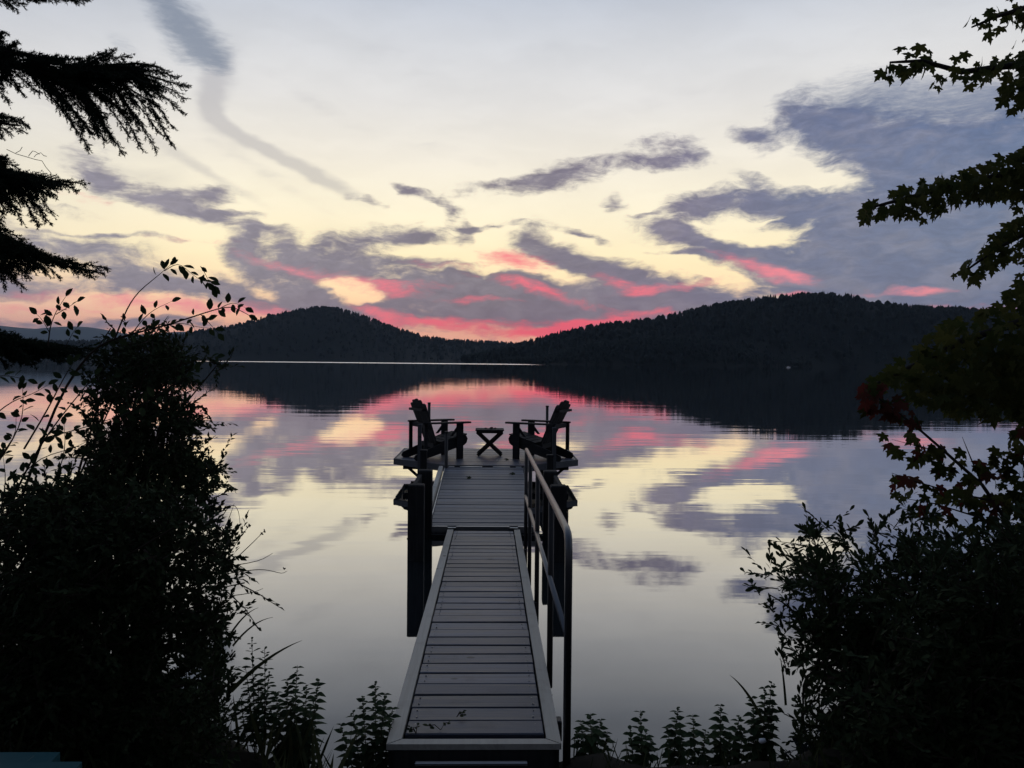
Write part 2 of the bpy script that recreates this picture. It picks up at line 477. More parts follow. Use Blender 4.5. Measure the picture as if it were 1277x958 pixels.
# ------------------------------------------------------------------ lake
def water_material():
    m, n, b = mat('lake_water', (.012, .016, .018), .5)
    nt = m.node_tree
    geo = n.n('ShaderNodeNewGeometry')
    P = geo.outputs['Position']
    sp = n.n('ShaderNodeSeparateXYZ')
    nt.links.new(P, sp.inputs[0])
    dist = sp.outputs[1]
    # slow swell and small ripples, their crests lying across the view
    n1 = n.noise(n.mapping(P, rot=(0, 0, R(3)), sc=(.16, 1.0, 1)), .9, 3, .5)
    n2 = n.noise(n.mapping(P, rot=(0, 0, R(-4)), sc=(.22, 1.0, 1)), 3.6, 3, .55)
    n3 = n.noise(n.mapping(P, sc=(.05, .22, 1)), .35, 2, .5)
    patch = n.sm(n.noise(n.mapping(P, sc=(.25, 1, 1)), .045, 3, .5), .42, .62)
    h = n.m('ADD', n.m('MULTIPLY', n1, .0042), n.m('MULTIPLY', n.m('MULTIPLY', n2, .0010), n.m('ADD', patch, .25)))
    h = n.m('ADD', h, n.m('MULTIPLY', n3, .006))
    bp = n.n('ShaderNodeBump')
    bp.inputs['Strength'].default_value = 1.0
    bp.inputs['Distance'].default_value = 1.0
    n.put(bp.inputs['Height'], h)
    # wind-ruffled streak far out on the lake
    rx = n.m('MULTIPLY', n.sm(sp.outputs[0], -330, -150), n.sm(sp.outputs[0], 50, 20))
    ry = n.m('MULTIPLY', n.sm(dist, 560, 600), n.sm(dist, 900, 760))
    streak = n.m('MULTIPLY', rx, ry)
    gl = n.n('ShaderNodeBsdfGlossy')
    gl.inputs['Color'].default_value = (1, 1, 1, 1)
    n.put(gl.inputs['Roughness'], n.m('ADD', .016, n.m('MULTIPLY', n.m('MULTIPLY', streak, n.sm(n1, .3, .6, .5, 1)), .34)))
    nt.links.new(bp.outputs[0], gl.inputs['Normal'])
    nt.links.new(bp.outputs[0], b.inputs['Normal'])
    b.inputs['Specular IOR Level'].default_value = 0
    # reflectance of water against grazing angle
    lw = n.n('ShaderNodeLayerWeight')
    lw.inputs['Blend'].default_value = .5
    c = n.m('SUBTRACT', 1.0, lw.outputs['Facing'])
    fr = n.ramp(c, [(0., (1, 1, 1)), (.06, (.92,)*3), (.15, (.80,)*3), (.24, (.56,)*3), (.33, (.33,)*3), (.41, (.17,)*3), (.6, (.07,)*3), (1., (.025,)*3)])
    ms = n.n('ShaderNodeMixShader')
    nt.links.new(fr, ms.inputs[0])
    nt.links.new(b.outputs[0], ms.inputs[1])
    nt.links.new(gl.outputs[0], ms.inputs[2])
    nt.links.new(ms.outputs[0], nt.nodes['Material Output'].inputs[0])
    return m


lake = MB()
xs = [-15500, -3000, -400, -40, 40, 400, 3000, 15500]
ys = [2.2, 30, 300, 2500, 15500]
lake.v = [(x, y, 0) for y in ys for x in xs]
lake.f = [(j*8+i, j*8+i+1, (j+1)*8+i+1, (j+1)*8+i) for j in range(4) for i in range(7)]
tag(lake.build('lake_water', water_material()), kind='structure')


# ------------------------------------------------------------------ hills and their forest
def forest_material(name, c1, c2, scale):
    m, n, b = mat(name, c1, .95, 0, .1)
    P = n.n('ShaderNodeNewGeometry').outputs['Position']
    f = n.noise(P, scale, 5, .6)
    n.put(b.inputs['Base Color'], n.mix(n.sm(f, .35, .65), c1, c2))
    return m


M_FOREST = forest_material('forest_floor', (.005, .008, .007), (.007, .010, .009), .02)
M_CONIFER = leaf_mat('distant_conifer', (.017, .024, .023), (.020, .027, .025), .9, 0)
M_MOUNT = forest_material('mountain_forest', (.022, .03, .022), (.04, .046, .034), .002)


def interp_profile(prof, step):
    px = np.arange(prof[0][0], prof[-1][0]+.01, step)
    xs_, ys_ = zip(*prof)
    # smooth the polyline a little
    fine = np.interp(px, xs_, ys_)
    k = np.ones(7)/7
    return px, np.convolve(np.pad(fine, 3, mode='edge'), k, mode='valid')


def hill(name, prof, Yd, depth, top_drop, step, m, rough_amp=0., rows=18, seed=1):
    px, py = interp_profile(prof, step)
    n_ = len(px)
    pts = [at(a, b, Yd) for a, b in zip(px, py)]
    Xr = np.array([p.x for p in pts])
    Zr = np.maximum(np.array([p.z for p in pts])-top_drop, 1.5)
    g = np.random.default_rng(seed)
    ts = np.concatenate([np.linspace(0, 1, rows), np.linspace(1, 2, 7)[1:]])
    amp = g.normal(0, 1, (len(ts), n_))
    for _ in range(3):
        amp = (amp+np.roll(amp, 1, 1)+np.roll(amp, -1, 1)+np.roll(amp, 1, 0)+np.roll(amp, -1, 0))/5
    V = np.zeros((len(ts), n_, 3))
    for j, t in enumerate(ts):
        prof_s = math.sin(min(t, 1)*math.pi/2)**1.15 if t <= 1 else math.cos((t-1)*math.pi/2)
        V[j, :, 0] = Xr
        V[j, :, 1] = Yd-depth*(1-t)
        V[j, :, 2] = -1+(Zr+1)*prof_s+amp[j]*rough_amp*math.sin(min(t, 1)*math.pi)*(Zr/Zr.max())
    F = [(j*n_+i, j*n_+i+1, (j+1)*n_+i+1, (j+1)*n_+i) for j in range(len(ts)-1) for i in range(n_-1)]
    o = np_mesh(name, V.reshape(-1, 3), F, m, smooth=True)
    tag(o, kind='structure')
    return Xr, Zr, V[:rows]


# two tree shapes, low polygon: a spire conifer and a rounded crown
def spire():
    vs, fs = [], []
    for (z0, z1, r) in ((.08, .55, .24), (.34, .80, .19), (.60, .97, .13)):
        o = len(vs)
        for k in range(6):
            a = k*math.pi/3
            rr = r*(1 if k % 2 else .75)
            vs.append((math.cos(a)*rr, math.sin(a)*rr, z0))
        vs.append((0, 0, z1))
        fs += [(o+k, o+(k+1) % 6, o+6) for k in range(6)]
    return np.array(vs), np.array(fs)


def rounded():
    vs = [(0, 0, .9)]
    for z, r in ((.72, .24), (.45, .33), (.18, .22)):
        for k in range(6):
            a = k*math.pi/3+z*3
            vs.append((math.cos(a)*r, math.sin(a)*r, z+.05*((k*7) % 3-1)))
    fs = [(0, 1+k, 1+(k+1) % 6) for k in range(6)]
    for l in (1, 7):
        for k in range(6):
            k2 = (k+1) % 6
            fs += [(l+k, l+6+k, l+k2), (l+k2, l+6+k, l+6+k2)]
    return np.array(vs), np.array(fs)


def forest(name, grid, n_slope, n_ridge, hmin, hmax, seed, xr=None):
    g = np.random.default_rng(seed)
    rows, cols, _ = grid.shape
    tj = np.concatenate([g.random(n_slope)**.7*(rows-1.001), rows-1.001-g.random(n_ridge)*.6])
    ti = g.random(len(tj))*(cols-1.001)
    j, i = tj.astype(int), ti.astype(int)
    fj, fi = (tj-j)[:, None], (ti-i)[:, None]
    P = (grid[j, i]*(1-fj)*(1-fi)+grid[j+1, i]*fj*(1-fi)+grid[j, i+1]*(1-fj)*fi+grid[j+1, i+1]*fj*fi)
    ok = P[:, 2] > -.3
    P = P[ok]
    h = hmin+(hmax-hmin)*g.random(len(P))**2.2
    kinds = g.random(len(P)) < .62
    Vs, Fs, o = [], [], 0
    for tv, tf, sel in ((*spire(), kinds), (*rounded(), ~kinds)):
        p, hh = P[sel], h[sel]*(1 if tv is None else 1)
        if len(p) == 0: continue
        ang = g.random(len(p))*6.28
        wd = (.8+.5*g.random(len(p)))
        c, s = np.cos(ang), np.sin(ang)
        X = (tv[None, :, 0]*c[:, None]-tv[None, :, 1]*s[:, None])*(hh*wd)[:, None]+p[:, 0][:, None]
        Y = (tv[None, :, 0]*s[:, None]+tv[None, :, 1]*c[:, None])*(hh*wd)[:, None]+p[:, 1][:, None]
        Z = tv[None, :, 2]*hh[:, None]+p[:, 2][:, None]-.6
        Vs.append(np.stack([X, Y, Z], -1).reshape(-1, 3))
        Fs.append((tf[None]+(np.arange(len(p))*len(tv))[:, None, None]).reshape(-1, 3)+o)
        o += len(p)*len(tv)
    ob = np_mesh(name, np.concatenate(Vs), np.concatenate(Fs), M_CONIFER)
    tag(ob, kind='stuff')


P_LEFT = [(-420, 420), (-200, 424), (0, 425), (100, 426), (180, 425), (230, 419), (270, 412), (310, 405), (340, 397), (370, 388), (400, 383), (430, 386), (455, 394), (480, 404), (510, 414), (535, 420.5), (560, 424), (600, 426), (650, 429), (700, 434), (760, 441), (800, 448)]
P_RIGHT = [(585, 448), (640, 433), (660, 428), (700, 417), (730, 410), (760, 406), (800, 402.5), (840, 394.5), (870, 387), (900, 381), (930, 377), (960, 373.5), (1000, 368.5), (1030, 371), (1060, 377), (1090, 383), (1120, 385), (1160, 386), (1200, 389), (1260, 393), (1350, 400), (1500, 404), (1700, 408)]
P_SPUR = [(630, 454), (690, 440), (740, 428), (790, 421), (840, 419), (890, 425), (930, 436), (960, 450), (975, 458)]
P_MTN = [(-420, 402), (-200, 397), (-80, 400), (0, 406), (25, 409), (60, 411), (85, 408), (110, 407), (128, 411), (150, 416), (195, 418), (225, 414), (245, 413), (275, 418), (330, 425), (430, 432)]
_, _, g_left = hill('hill', P_LEFT, 2600, 620, 9, 4, M_FOREST, 9, seed=3)
forest('forest', g_left, 11000, 1500, 6, 18, 5)
_, _, g_right = hill('hill', P_RIGHT, 1500, 420, 7, 4, M_FOREST, 7, seed=4)
forest('forest', g_right, 11000, 1000, 5, 18, 6)
_, _, g_spur = hill('headland', P_SPUR, 1130, 150, 7, 3, M_FOREST, 3, seed=7)
forest('forest', g_spur, 2600, 260, 6, 11, 8)
hill('mountain', P_MTN, 13000, 2500, 0, 5, M_MOUNT, 40, seed=9)


# ------------------------------------------------------------------ materials of the dock
M_DECK = wood_mat('weathered_deck_wood', (.050, .056, .076), (.140, .150, .184), (.026, .031, .047), .48, axis=0, grain=.6, bump=.6)
M_RAILWOOD = wood_mat('bare_side_rail', (.34, .315, .27), (.50, .465, .40), (.26, .245, .21), .6, axis=1)
M_DARKWOOD = wood_mat('dark_wet_timber', (.028, .028, .028), (.05, .048, .045), (.02, .02, .022), .85, axis=2, spec=.08)
M_FASCIA = wood_mat('grey_fascia_wood', (.06, .062, .066), (.09, .09, .094), (.05, .052, .056), .7, axis=0)
M_CHAIR = wood_mat('dark_stained_wood', (.020, .020, .021), (.034, .033, .033), (.016, .016, .017), .75, axis=0, spec=.15)
M_PIPE = mat('grey_steel_pipe', (.11, .113, .118), .38, .85)[0]
M_DARKPIPE = mat('rusty_dark_pipe', (.045, .042, .04), .6, .4)[0]
M_TRIM = mat('worn_aluminium', (.42, .42, .42), .38, .9)[0]
M_SCREW = mat('screw_steel', (.25, .25, .25), .4, .9)[0]


def plank_mesh(name, L, wd, th, m, seed, screws=True):
    g = random.Random(seed)
    mb = MB().box((0, 0, -th/2), (L, wd, th), bev=.004)
    # a slightly worn, uneven board
    mb.v = [(x, y+g.uniform(-.0012, .0012), z+g.uniform(-.0012, .0008)) for x, y, z in mb.v]
    return mb.mesh(name, m)


def lay_planks(parent, n, pitch, L, wd, y0, m, z=0.0, cx=0.0, seed=1):
    ms = [plank_mesh('plank', L, wd, .032, m, seed+k) for k in range(4)]
    g = random.Random(seed)
    for k in range(n):
        o = obj('plank', ms[g.randrange(4)], parent, (cx+g.uniform(-.002, .002), y0+pitch*(k+.5)+g.uniform(-.0012, .0012), z+g.uniform(-.003, .0025)))
        o.scale = (1, g.uniform(.975, 1.0), 1)
        o.rotation_euler = (g.uniform(-.004, .004), g.uniform(-.002, .002), g.uniform(-.0025, .0025)+(math.pi if g.random() < .5 else 0))


g_s = random.Random(3)
# gangway from the shore, sloping gently down to the hinge
GX, GY0, GZ0 = -.055, 3.37, .18
gang = thing('gangway', (GX, GY0, GZ0), 'long narrow plank gangway with pale side rails leading down from the shore', 'gangway')
G_L, G_W = 4.85, .744
gang.rotation_euler = (-math.atan2(.10, G_L), 0, 0)
RW = .060
for sgn in (-1, 1):
    x0, x1 = sgn*(G_W/2), sgn*(G_W/2-RW)
    # mitred at the near end; top face a little above the planks
    mb = MB().prism([(x0, 0), (x1, .052), (x1, G_L), (x0, G_L)], -.020, .006, axis='z')
    sr = mb.build('side_rail', M_RAILWOOD, gang)
    MB().box((sgn*(G_W/2-.028), G_L/2+.01, -.079), (.045, G_L-.05, .114)).build('side_beam', M_DARKWOOD, gang)
mb = MB().prism([(-G_W/2+.004, 0), (G_W/2-.004, 0), (G_W/2-RW-.004, .050), (-G_W/2+RW+.004, .050)], -.020, .005, axis='z')
mb.build('end_rail', M_RAILWOOD, gang)
MB().box((0, .030, -.085), (G_W-.06, .045, .125)).build('end_beam', M_DARKWOOD, gang)
sc_m = MB()
for k in range(32):
    for x in (-.27, .27):
        for dy in (-.035, .035):
            y = .100+.1475*(k+.5)+dy
            sc_m.tube([(x+g_s.uniform(-.008, .008), y, -.002), (x, y, .0016)], .0042, 6)
o = sc_m.build('screws', M_SCREW, gang)
o['kind'] = 'stuff'
lay_planks(gang, 32, .1475, G_W-.136, .1335, .100, M_DECK, seed=5)
for y in (.6, 2.4, 4.4):
    MB().box((0, y, -.09), (.56, .05, .09)).build('joist', M_DARKWOOD, gang)
MB().box((-.01, -.052, -.052), (.47, .02, .012), bev=.003).build('edge_strip', M_TRIM, gang)
rail = MB()
HX, HT = G_W/2+.024, .90
rail.tube([(HX, 4.06, HT), (HX, .12, HT), (HX, .062, HT-.008), (HX, .03, HT-.03), (HX, .012, HT-.075), (HX, .010, HT-.14), (HX, .010, -.14)], .017, 10)
hand = rail.build('handrail', M_PIPE, gang, smooth=True)
for y in (1.0, 2.26, 3.31, 4.06):
    MB().tube([(HX, y, HT-.005), (HX, y, -.14)], .0165, 8).build('rail_post', M_DARKPIPE, hand, smooth=True)
MB().tube([(HX-.006, 4.05, .47), (HX-.006, .02, .47)], .0145, 8).build('mid_rail', M_PIPE, hand, smooth=True)
for y in (.3, 2.26, 4.0):
    MB().box((HX-.012, y, -.06), (.03, .06, .09), bev=.004).build('bracket', M_DARKPIPE, hand)

# ramp from the hinge up to the platform
RX, RY, RZ, R_L, R_W = -.075, 8.30, .098, 2.90, 1.11
ramp = thing('dock_ramp', (RX, RY, RZ), 'wider plank ramp hinged between the gangway and the chair platform', 'ramp')
ramp.rotation_euler = (math.atan2(.237, R_L), 0, 0)
lay_planks(ramp, 20, .1445, R_W-.03, .1375, .008, M_DECK, seed=31)
for sgn in (-1, 1):
    MB().box((sgn*(R_W/2-.006), R_L/2, -.055), (.011, R_L, .118)).build('side_trim', M_TRIM if sgn < 0 else M_FASCIA, ramp)
MB().box((0, -.008, -.03), (R_W, .012, .068)).build('front_trim', M_TRIM, ramp)
for x in (-.36, .36):
    MB().box((x, R_L/2, -.10), (.05, R_L-.1, .12)).build('joist', M_DARKWOOD, ramp)
for x0, x1 in ((-.50, -.42), (-.34, -.03), (.12, .36), (.44, .52)):
    MB().box(((x0+x1)/2, R_L+.004, .004), (x1-x0, .034, .012), bev=.003).build('edge_trim', M_TRIM, ramp)
for y0, y1 in ((.28, 1.50), (1.51, 2.72)):
    MB().box((-R_W/2-.040, (y0+y1)/2, .012), (.055, y1-y0, .09), bev=.006).build('curb_board', M_RAILWOOD, ramp)
for x in (-.31, .33):
    hg = MB().box((x, -.045, .004), (.085, .055, .008)).build('hinge', M_TRIM, ramp)
    MB().tube([(x-.045, -.030, .008), (x+.045, -.030, .008)], .009, 8).build('hinge_pin', M_DARKPIPE, hg)

# chair platform: a deck with cut corners towards the ramp
PZ = .353
plat = thing('platform', (-.055, 11.25, PZ), 'raised six sided timber platform at the end of the dock', 'dock platform')
OUT = [(-.56, 0.0), (.56, 0.0), (1.385, .75), (1.385, 2.25), (-1.385, 2.25), (-1.385, .75)]


def half_w(y):
    return .56+(1.385-.56)*min(max(y, 0), .75)/.75


g_ = random.Random(77)
n_p = 15
for k in range(n_p):
    y0, y1 = .03+k*.1475, .03+k*.1475+.141
    mb = MB()
    w0, w1 = half_w(y0)-.035, half_w(y1)-.035
    zz = g_.uniform(-.0015, .0015)
    mb.prism([(-w0, y0), (w0, y0), (w1, y1), (-w1, y1)], -.034+zz, zz, axis='z')
    mb.build('plank', M_DECK, plat)
for i in range(6):
    a, b = Vector((*OUT[i], -.047)), Vector((*OUT[(i+1) % 6], -.047))
    c = Vector((0, 1.1, -.047))
    inn = ((c-(a+b)/2)*Vector((1, 1, 0))).normalized()*.015
    MB().bar(a+inn, b+inn, .088, .026, side=(0, 0, 1)).build('fascia_board', M_FASCIA, plat)
for x, y in ((-.95, .85), (.93, .85), (-.95, 2.05), (.93, 2.05), (-.42, .30), (.42, .30)):
    MB().box((x, y, -.40), (.10, .10, .66)).build('leg', M_DARKWOOD, plat)
for sgn in (-1, 1):
    MB().bar((sgn*1.24, .85, -.09), (sgn*.98, .85, -.32), .05, .035, side=(0, 1, 0)).build('brace', M_DARKWOOD, plat)
    MB().bar((sgn*.60, .85, -.20), (sgn*.90, .85, -.09), .05, .035, side=(0, 1, 0)).build('brace', M_DARKWOOD, plat)
for y, wd in ((.85, 2.5), (2.05, 2.5), (.3, 1.2)):
    MB().box((0, y, -.13), (wd, .05, .08)).build('joist', M_DARKWOOD, plat)


# pipes and timbers standing in the water
def dock_post(x, y, top, r, label, m=M_DARKPIPE, sq=False):
    e = thing('dock_post', (x, y, 0), label, 'dock post', 'posts standing in the water around the dock')
    if sq: MB().box((0, 0, (top-1.0)/2), (r*2, r*2, top+1.0), bev=.006).build('shaft', m, e)
    else: MB().tube([(0, 0, -1.0), (0, 0, top)], r, 10).build('shaft', m, e, smooth=True)
    MB().box((0, 0, top+.004), (r*2.25, r*2.25, .02), bev=.005).build('cap', m, e)


def post_px(px, py, Y, r, label, **k):
    p = at(px, py, Y)
    dock_post(p.x, Y, p.z-.014, r, label, **k)


post_px(535.3, 502, 13.62, .024, 'thin dark pipe post rising behind the left wooden chair')
post_px(682.5, 506, 13.62, .024, 'thin dark pipe post rising behind the right wooden chair')
post_px(556.8, 538, 11.15, .024, 'short dark pipe post beside the left top corner of the ramp')
post_px(523.5, 529, 11.55, .027, 'tall thin grey post in front of the left wooden chair', m=M_FASCIA, sq=True)
post_px(691.5, 533, 11.55, .027, 'tall thin grey post in front of the right wooden chair', m=M_FASCIA, sq=True)
post_px(528.5, 561, 8.55, .034, 'thick square dark post left of the hinge between ramp and gangway', m=M_DARKWOOD, sq=True)
post_px(686.0, 567, 8.95, .034, 'thick square dark post right of the ramp behind the handrail', m=M_DARKWOOD, sq=True)


def crib(cx, sgn, label):
    e = thing('timber_crib', (cx, 7.24, 0), label, 'timber crib', 'timber cribs either side of the hinge')
    for y in (.0, .98):
        MB().box((0, y+.06, -.16), (.145, .13, 1.70), bev=.01).build('post', M_DARKWOOD, e)
    for k in range(5):
        MB().box((sgn*.045, .55, .58-k*.152), (.04, .84, .145), bev=.005).build('plank', M_DARKWOOD, e)
    MB().box((-sgn*.30, 1.0, -.02), (.46, .09, .10)).build('cross_beam', M_DARKWOOD, e)


crib(-.665, -1, 'black timber crib standing in the water left of the gangway end')
crib(.63, 1, 'black timber crib standing in the water right of the gangway, behind the handrail')


# ------------------------------------------------------------------ chairs and table
def chair(loc, rz, label, lean=0.0):
    e = thing('wooden_chair', loc, label, 'chair', 'slatted wooden chairs facing the lake', rz)
    for s in (-1, 1):       # stringers run from under the front edge of the seat back down to the deck
        y = s*.245
        poly = [(.43, .345), (.455, .30), (.44, .235), (.40, .20), (-.29, 0.0), (-.38, 0.0), (-.41, .03), (-.39, .08), (-.18, .165), (.30, .335), (.38, .36)]
        MB().prism(poly, y-.014, y+.014).build('stringer', M_CHAIR, e)
        MB().box((.315, s*.276, .265), (.105, .03, .53), bev=.004).build('front_leg', M_CHAIR, e)
        MB().prism([(.30, .515), (.37, .515), (.20, .34), (.16, .34)], s*.262-.01, s*.262+.01).build('arm_bracket', M_CHAIR, e)
        arm = [(.47, s*.235), (.49, s*.28), (.47, s*.345), (.30, s*.365), (-.24-lean*.5, s*.325), (-.29-lean*.5, s*.30), (-.29-lean*.5, s*.255), (.10, s*.235)]
        MB().prism(arm, .532, .556, axis='z').build('armrest', M_CHAIR, e)
        MB().box((-.245-lean*.5, s*.285, .325), (.05, .032, .41)).build('rear_post', M_CHAIR, e)
    for k in range(5):      # seat slats along the stringers
        x = .40-k*.088
        z = .352-(.40-x)*.285+.010
        if k == 0: z -= .008
        sl = MB().box((0, 0, 0), (.080, .535, .02), Matrix.Rotation(R(-15.5), 3, 'Y'), bev=.003)
        sl.build('seat_slat', M_CHAIR, e, (x, 0, z))
    # fan of five back slats leaning away
    bx, bz, tx, tz = -.02-lean*.2, .20, -.28-lean, .895
    for k, (yb, yt, dz) in enumerate(((-.17, -.225, -.085), (-.085, -.113, -.022), (0, 0, 0), (.085, .113, -.022), (.17, .225, -.085))):
        t = 1+dz/.9
        a, b = Vector((bx, yb, bz)), Vector((bx+(tx-bx)*t, yt, bz+(tz-bz)*t))
        ax = (b-a).normalized()
        sd = (Vector((0, 1, 0))-ax*ax.y).normalized()
        nn = ax.cross(sd)
        L = (b-a).length
        w0, w1 = .036, .054
        prof = [(0, -w0), (L-.03, -w1), (L-.008, -w1*.8), (L, -w1*.4), (L, w1*.4), (L-.008, w1*.8), (L-.03, w1), (0, w0)]
        mb = MB()
        vs = [a+ax*p+sd*q+nn*h for h in (-.010, .010) for p, q in prof]
        n = len(prof)
        mb.add(vs, [tuple(range(n)), tuple(reversed(range(n, 2*n)))]+[(i, n+i, n+(i+1) % n, (i+1) % n) for i in range(n)])
        mb.build('back_slat', M_CHAIR, e)
    MB().box((-.205-lean*.6, 0, .502), (.055, .66, .065), bev=.004).build('back_rail', M_CHAIR, e)
    MB().box((-.262-lean*.85, 0, .735), (.065, .50, .035), bev=.004).build('upper_back_rail', M_CHAIR, e)
    MB().box((-.08, 0, .205), (.03, .46, .07)).build('seat_rail', M_CHAIR, e)
    return e


chair((-.86, 12.12, PZ+.002), R(28), 'dark slatted wooden lounge chair left of the small folding table')
chair((.80, 12.12, PZ+.002), R(180-27), 'dark slatted wooden lounge chair right of the small folding table, behind the handrail', .09)

tb = thing('folding_table', (-.005, 12.45, PZ+.002), 'small dark cross legged folding table between the two chairs', 'table')
for k in range(5):
    MB().box((0, -.15+k*.075, .405), (.44, .066, .018), bev=.003).build('table_slat', M_CHAIR, tb)
for s in (-1, 1):
    MB().box((0, s*.16, .378), (.41, .022, .036)).build('apron', M_CHAIR, tb)
    for d in (-1, 1):
        MB().bar((d*.195, s*(.135 if d > 0 else .108), .372), (-d*.185, s*(.135 if d > 0 else .108), .016), .048, .022, side=(1, 0, 0)).build('leg', M_CHAIR, tb)
MB().tube([(0, -.14, .195), (0, .14, .195)], .012, 8).build('spindle', M_CHAIR, tb)


# ------------------------------------------------------------------ small boat far off by the right shore
def boat():
    p = atz(983, 460.5, 0)
    Y = 560
    p = at(983, 459.5, Y)
    e = thing('moored_boat', (p.x, Y, 0), 'tiny white boat far off by the dark right shore', 'boat', rz=R(20))
    M_HULL = mat('white_hull_paint', (.75, .75, .74), .4)[0]
    n = [(-1.7, 0.0), (-1.7, .62), (.4, .70), (2.1, .0), (.4, -.70), (-1.7, -.62)]
    mb = MB()
    for z, k in ((-.2, .7), (.25, .92), (.55, 1.0)): mb.v += [(x*k, y*k, z) for x, y in n]
    m = len(n)
    mb.f = [tuple(reversed(range(m)))]+[(l*m+i, l*m+(i+1) % m, (l+1)*m+(i+1) % m, (l+1)*m+i) for l in (0, 1) for i in range(m)]+[tuple(2*m+i for i in range(m))]
    mb.build('hull', M_HULL, e)
    MB().prism([(-.5, .55), (.75, .55), (.45, 1.05), (-.4, 1.1)], -.45, .45).build('windshield', M_TRIM, e)
    MB().box((-1.75, 0, .5), (.25, .3, .8), bev=.05).build('outboard_motor', M_DARKPIPE, e)


boat()


# ------------------------------------------------------------------ shore
def smooth(a, b, x):
    t = min(max((x-a)/(b-a), 0), 1)
    return t*t*(3-2*t)


def shore_y(x):
    return 3.66+.07*math.sin(x*2.1+.4)+.05*math.sin(x*5.3)+1.1*smooth(-.75, -2.0, x)+.9*smooth(1.2, 2.4, x)


def ground_z(x, y):
    d = shore_y(x)-y
    z = -.28+.40*smooth(-.30, .42, d)+.10*smooth(.3, 3, d)+.35*smooth(4, 14, d)
    z += .16*smooth(-1.0, -2.4, x)*smooth(.1, .8, d)+.16*smooth(1.4, 2.6, x)*smooth(.1, .8, d)
    if abs(x+.05) < .5: z -= .06*smooth(.5, .3, abs(x+.05))*smooth(2.9, 3.2, y)
    return z+.015*math.sin(x*9+y*5)+.012*math.sin(x*17-y*13)


M_SOIL = mat('shore_soil', (.02, .018, .014), .95, 0, .1)
_m, _n, _b = M_SOIL
_f = _n.noise(_n.n('ShaderNodeTexCoord').outputs['Object'], 9, 6, .65)
_n.put(_b.inputs['Base Color'], _n.mix(_n.sm(_f, .35, .65), (.005, .005, .004), (.014, .013, .009)))
M_SOIL = _m
gx = np.concatenate([np.linspace(-60, -6, 19)[:-1], np.linspace(-6, 6, 97), np.linspace(6, 60, 19)[1:]])
gy = np.concatenate([np.linspace(-60, 0, 21)[:-1], np.linspace(0, 6.4, 53)])
V = [(x, y, ground_z(x, y)) for y in gy for x in gx]
nx = len(gx)
F = [(j*nx+i, j*nx+i+1, (j+1)*nx+i+1, (j+1)*nx+i) for j in range(len(gy)-1) for i in range(nx-1)]
tag(np_mesh('ground', V, F, M_SOIL, smooth=True), kind='structure')


# ------------------------------------------------------------------ leaves
def leaf_template(outline, fold=.12, curl=.15):
    """outline: half profile [(t along, half width)], leaf in the xy plane pointing along +y, length 1"""
    L = [(0, 0)]
    vs = [(0, 0, 0)]
    for t, w_ in outline[1:-1] if outline[0][1] == 0 else outline:
        vs += [(-w_, t, abs(w_)*fold*2-curl*t*t), (0, t, -curl*t*t), (w_, t, abs(w_)*fold*2-curl*t*t)]
    vs.append((0, 1, -curl))
    n = (len(vs)-2)//3
    fs = [(0, 2, 1), (0, 3, 2)]
    for k in range(n-1):
        a, b = 1+3*k, 4+3*k
        fs += [(a, a+1, b+1), (a, b+1, b), (a+1, a+2, b+2), (a+1, b+2, b+1)]
    a, e = 1+3*(n-1), len(vs)-1
    fs += [(a, a+1, e), (a+1, a+2, e)]
    return np.array(vs, float), np.array(fs)


OVAL = leaf_template([(0, 0), (.22, .20), (.5, .29), (.78, .19), (1, 0)])
LONG = leaf_template([(0, 0), (.3, .11), (.62, .19), (.85, .13), (1, 0)], .1, .1)
HERB = leaf_template([(0, 0), (.15, .24), (.38, .31), (.62, .22), (.82, .11), (1, 0)], .1, .3)
SMALL = (np.array([(0, 0, 0), (-.26, .5, .05), (0, .5, -.02), (.26, .5, .05), (0, 1, -.1)], float), np.array([(0, 2, 1), (0, 3, 2), (1, 2, 4), (2, 3, 4)]))
BLADE = leaf_template([(0, 0), (.05, .018), (.35, .022), (.7, .016), (1, 0)], .3, .0)


def maple_template():
    half = [(0, .04), (.10, .0), (.28, -.07), (.40, .04), (.31, .14), (.52, .26), (.70, .50), (.49, .48), (.42, .60), (.21, .46), (.18, .58), (.27, .75), (.14, .77), (0, 1.06)]
    pts = [(x, y) for x, y in half]
    full = pts+[(-x, y) for x, y in reversed(pts[1:-1])]
    vs = [(0, .36, -.02)]+[(x, y, .16*abs(x)-.30*x*x-.45*max(y-.35, 0)**2) for x, y in full]
    n = len(full)
    fs = [(0, 1+i, 1+(i+1) % n) for i in range(n)]
    return np.array(vs, float), np.array(fs)


MAPLE = maple_template()


def leaf_frame(d, nrm):
    d = Vector(d).normalized()
    n = Vector(nrm)
    n = n-d*n.dot(d)
    if n.length < 1e-4: n = d.orthogonal()
    n.normalize()
    return Matrix((d.cross(n), d, n)).transposed()


def leaf_mass(name, tmpl, L, m, parent, base, stuff=True):
    """many leaves in one part: L is a list of (pos, dir, normal, size)"""
    if not L: return None
    tv, tf = tmpl
    Ms = np.array([[list(r) for r in leaf_frame(d, n)] for _, d, n, _ in L])
    P = np.array([tuple(p) for p, *_ in L])-np.array(tuple(base))
    S_ = np.array([s for *_, s in L])
    V = np.einsum('nij,kj->nki', Ms, tv)*S_[:, None, None]+P[:, None, :]
    F = tf[None]+(np.arange(len(L))*len(tv))[:, None, None]
    o = np_mesh(name, V.reshape(-1, 3), F.reshape(-1, 3), m, parent=parent)
    if stuff: o['kind'] = 'stuff'
    return o


_leaf_cache = {}


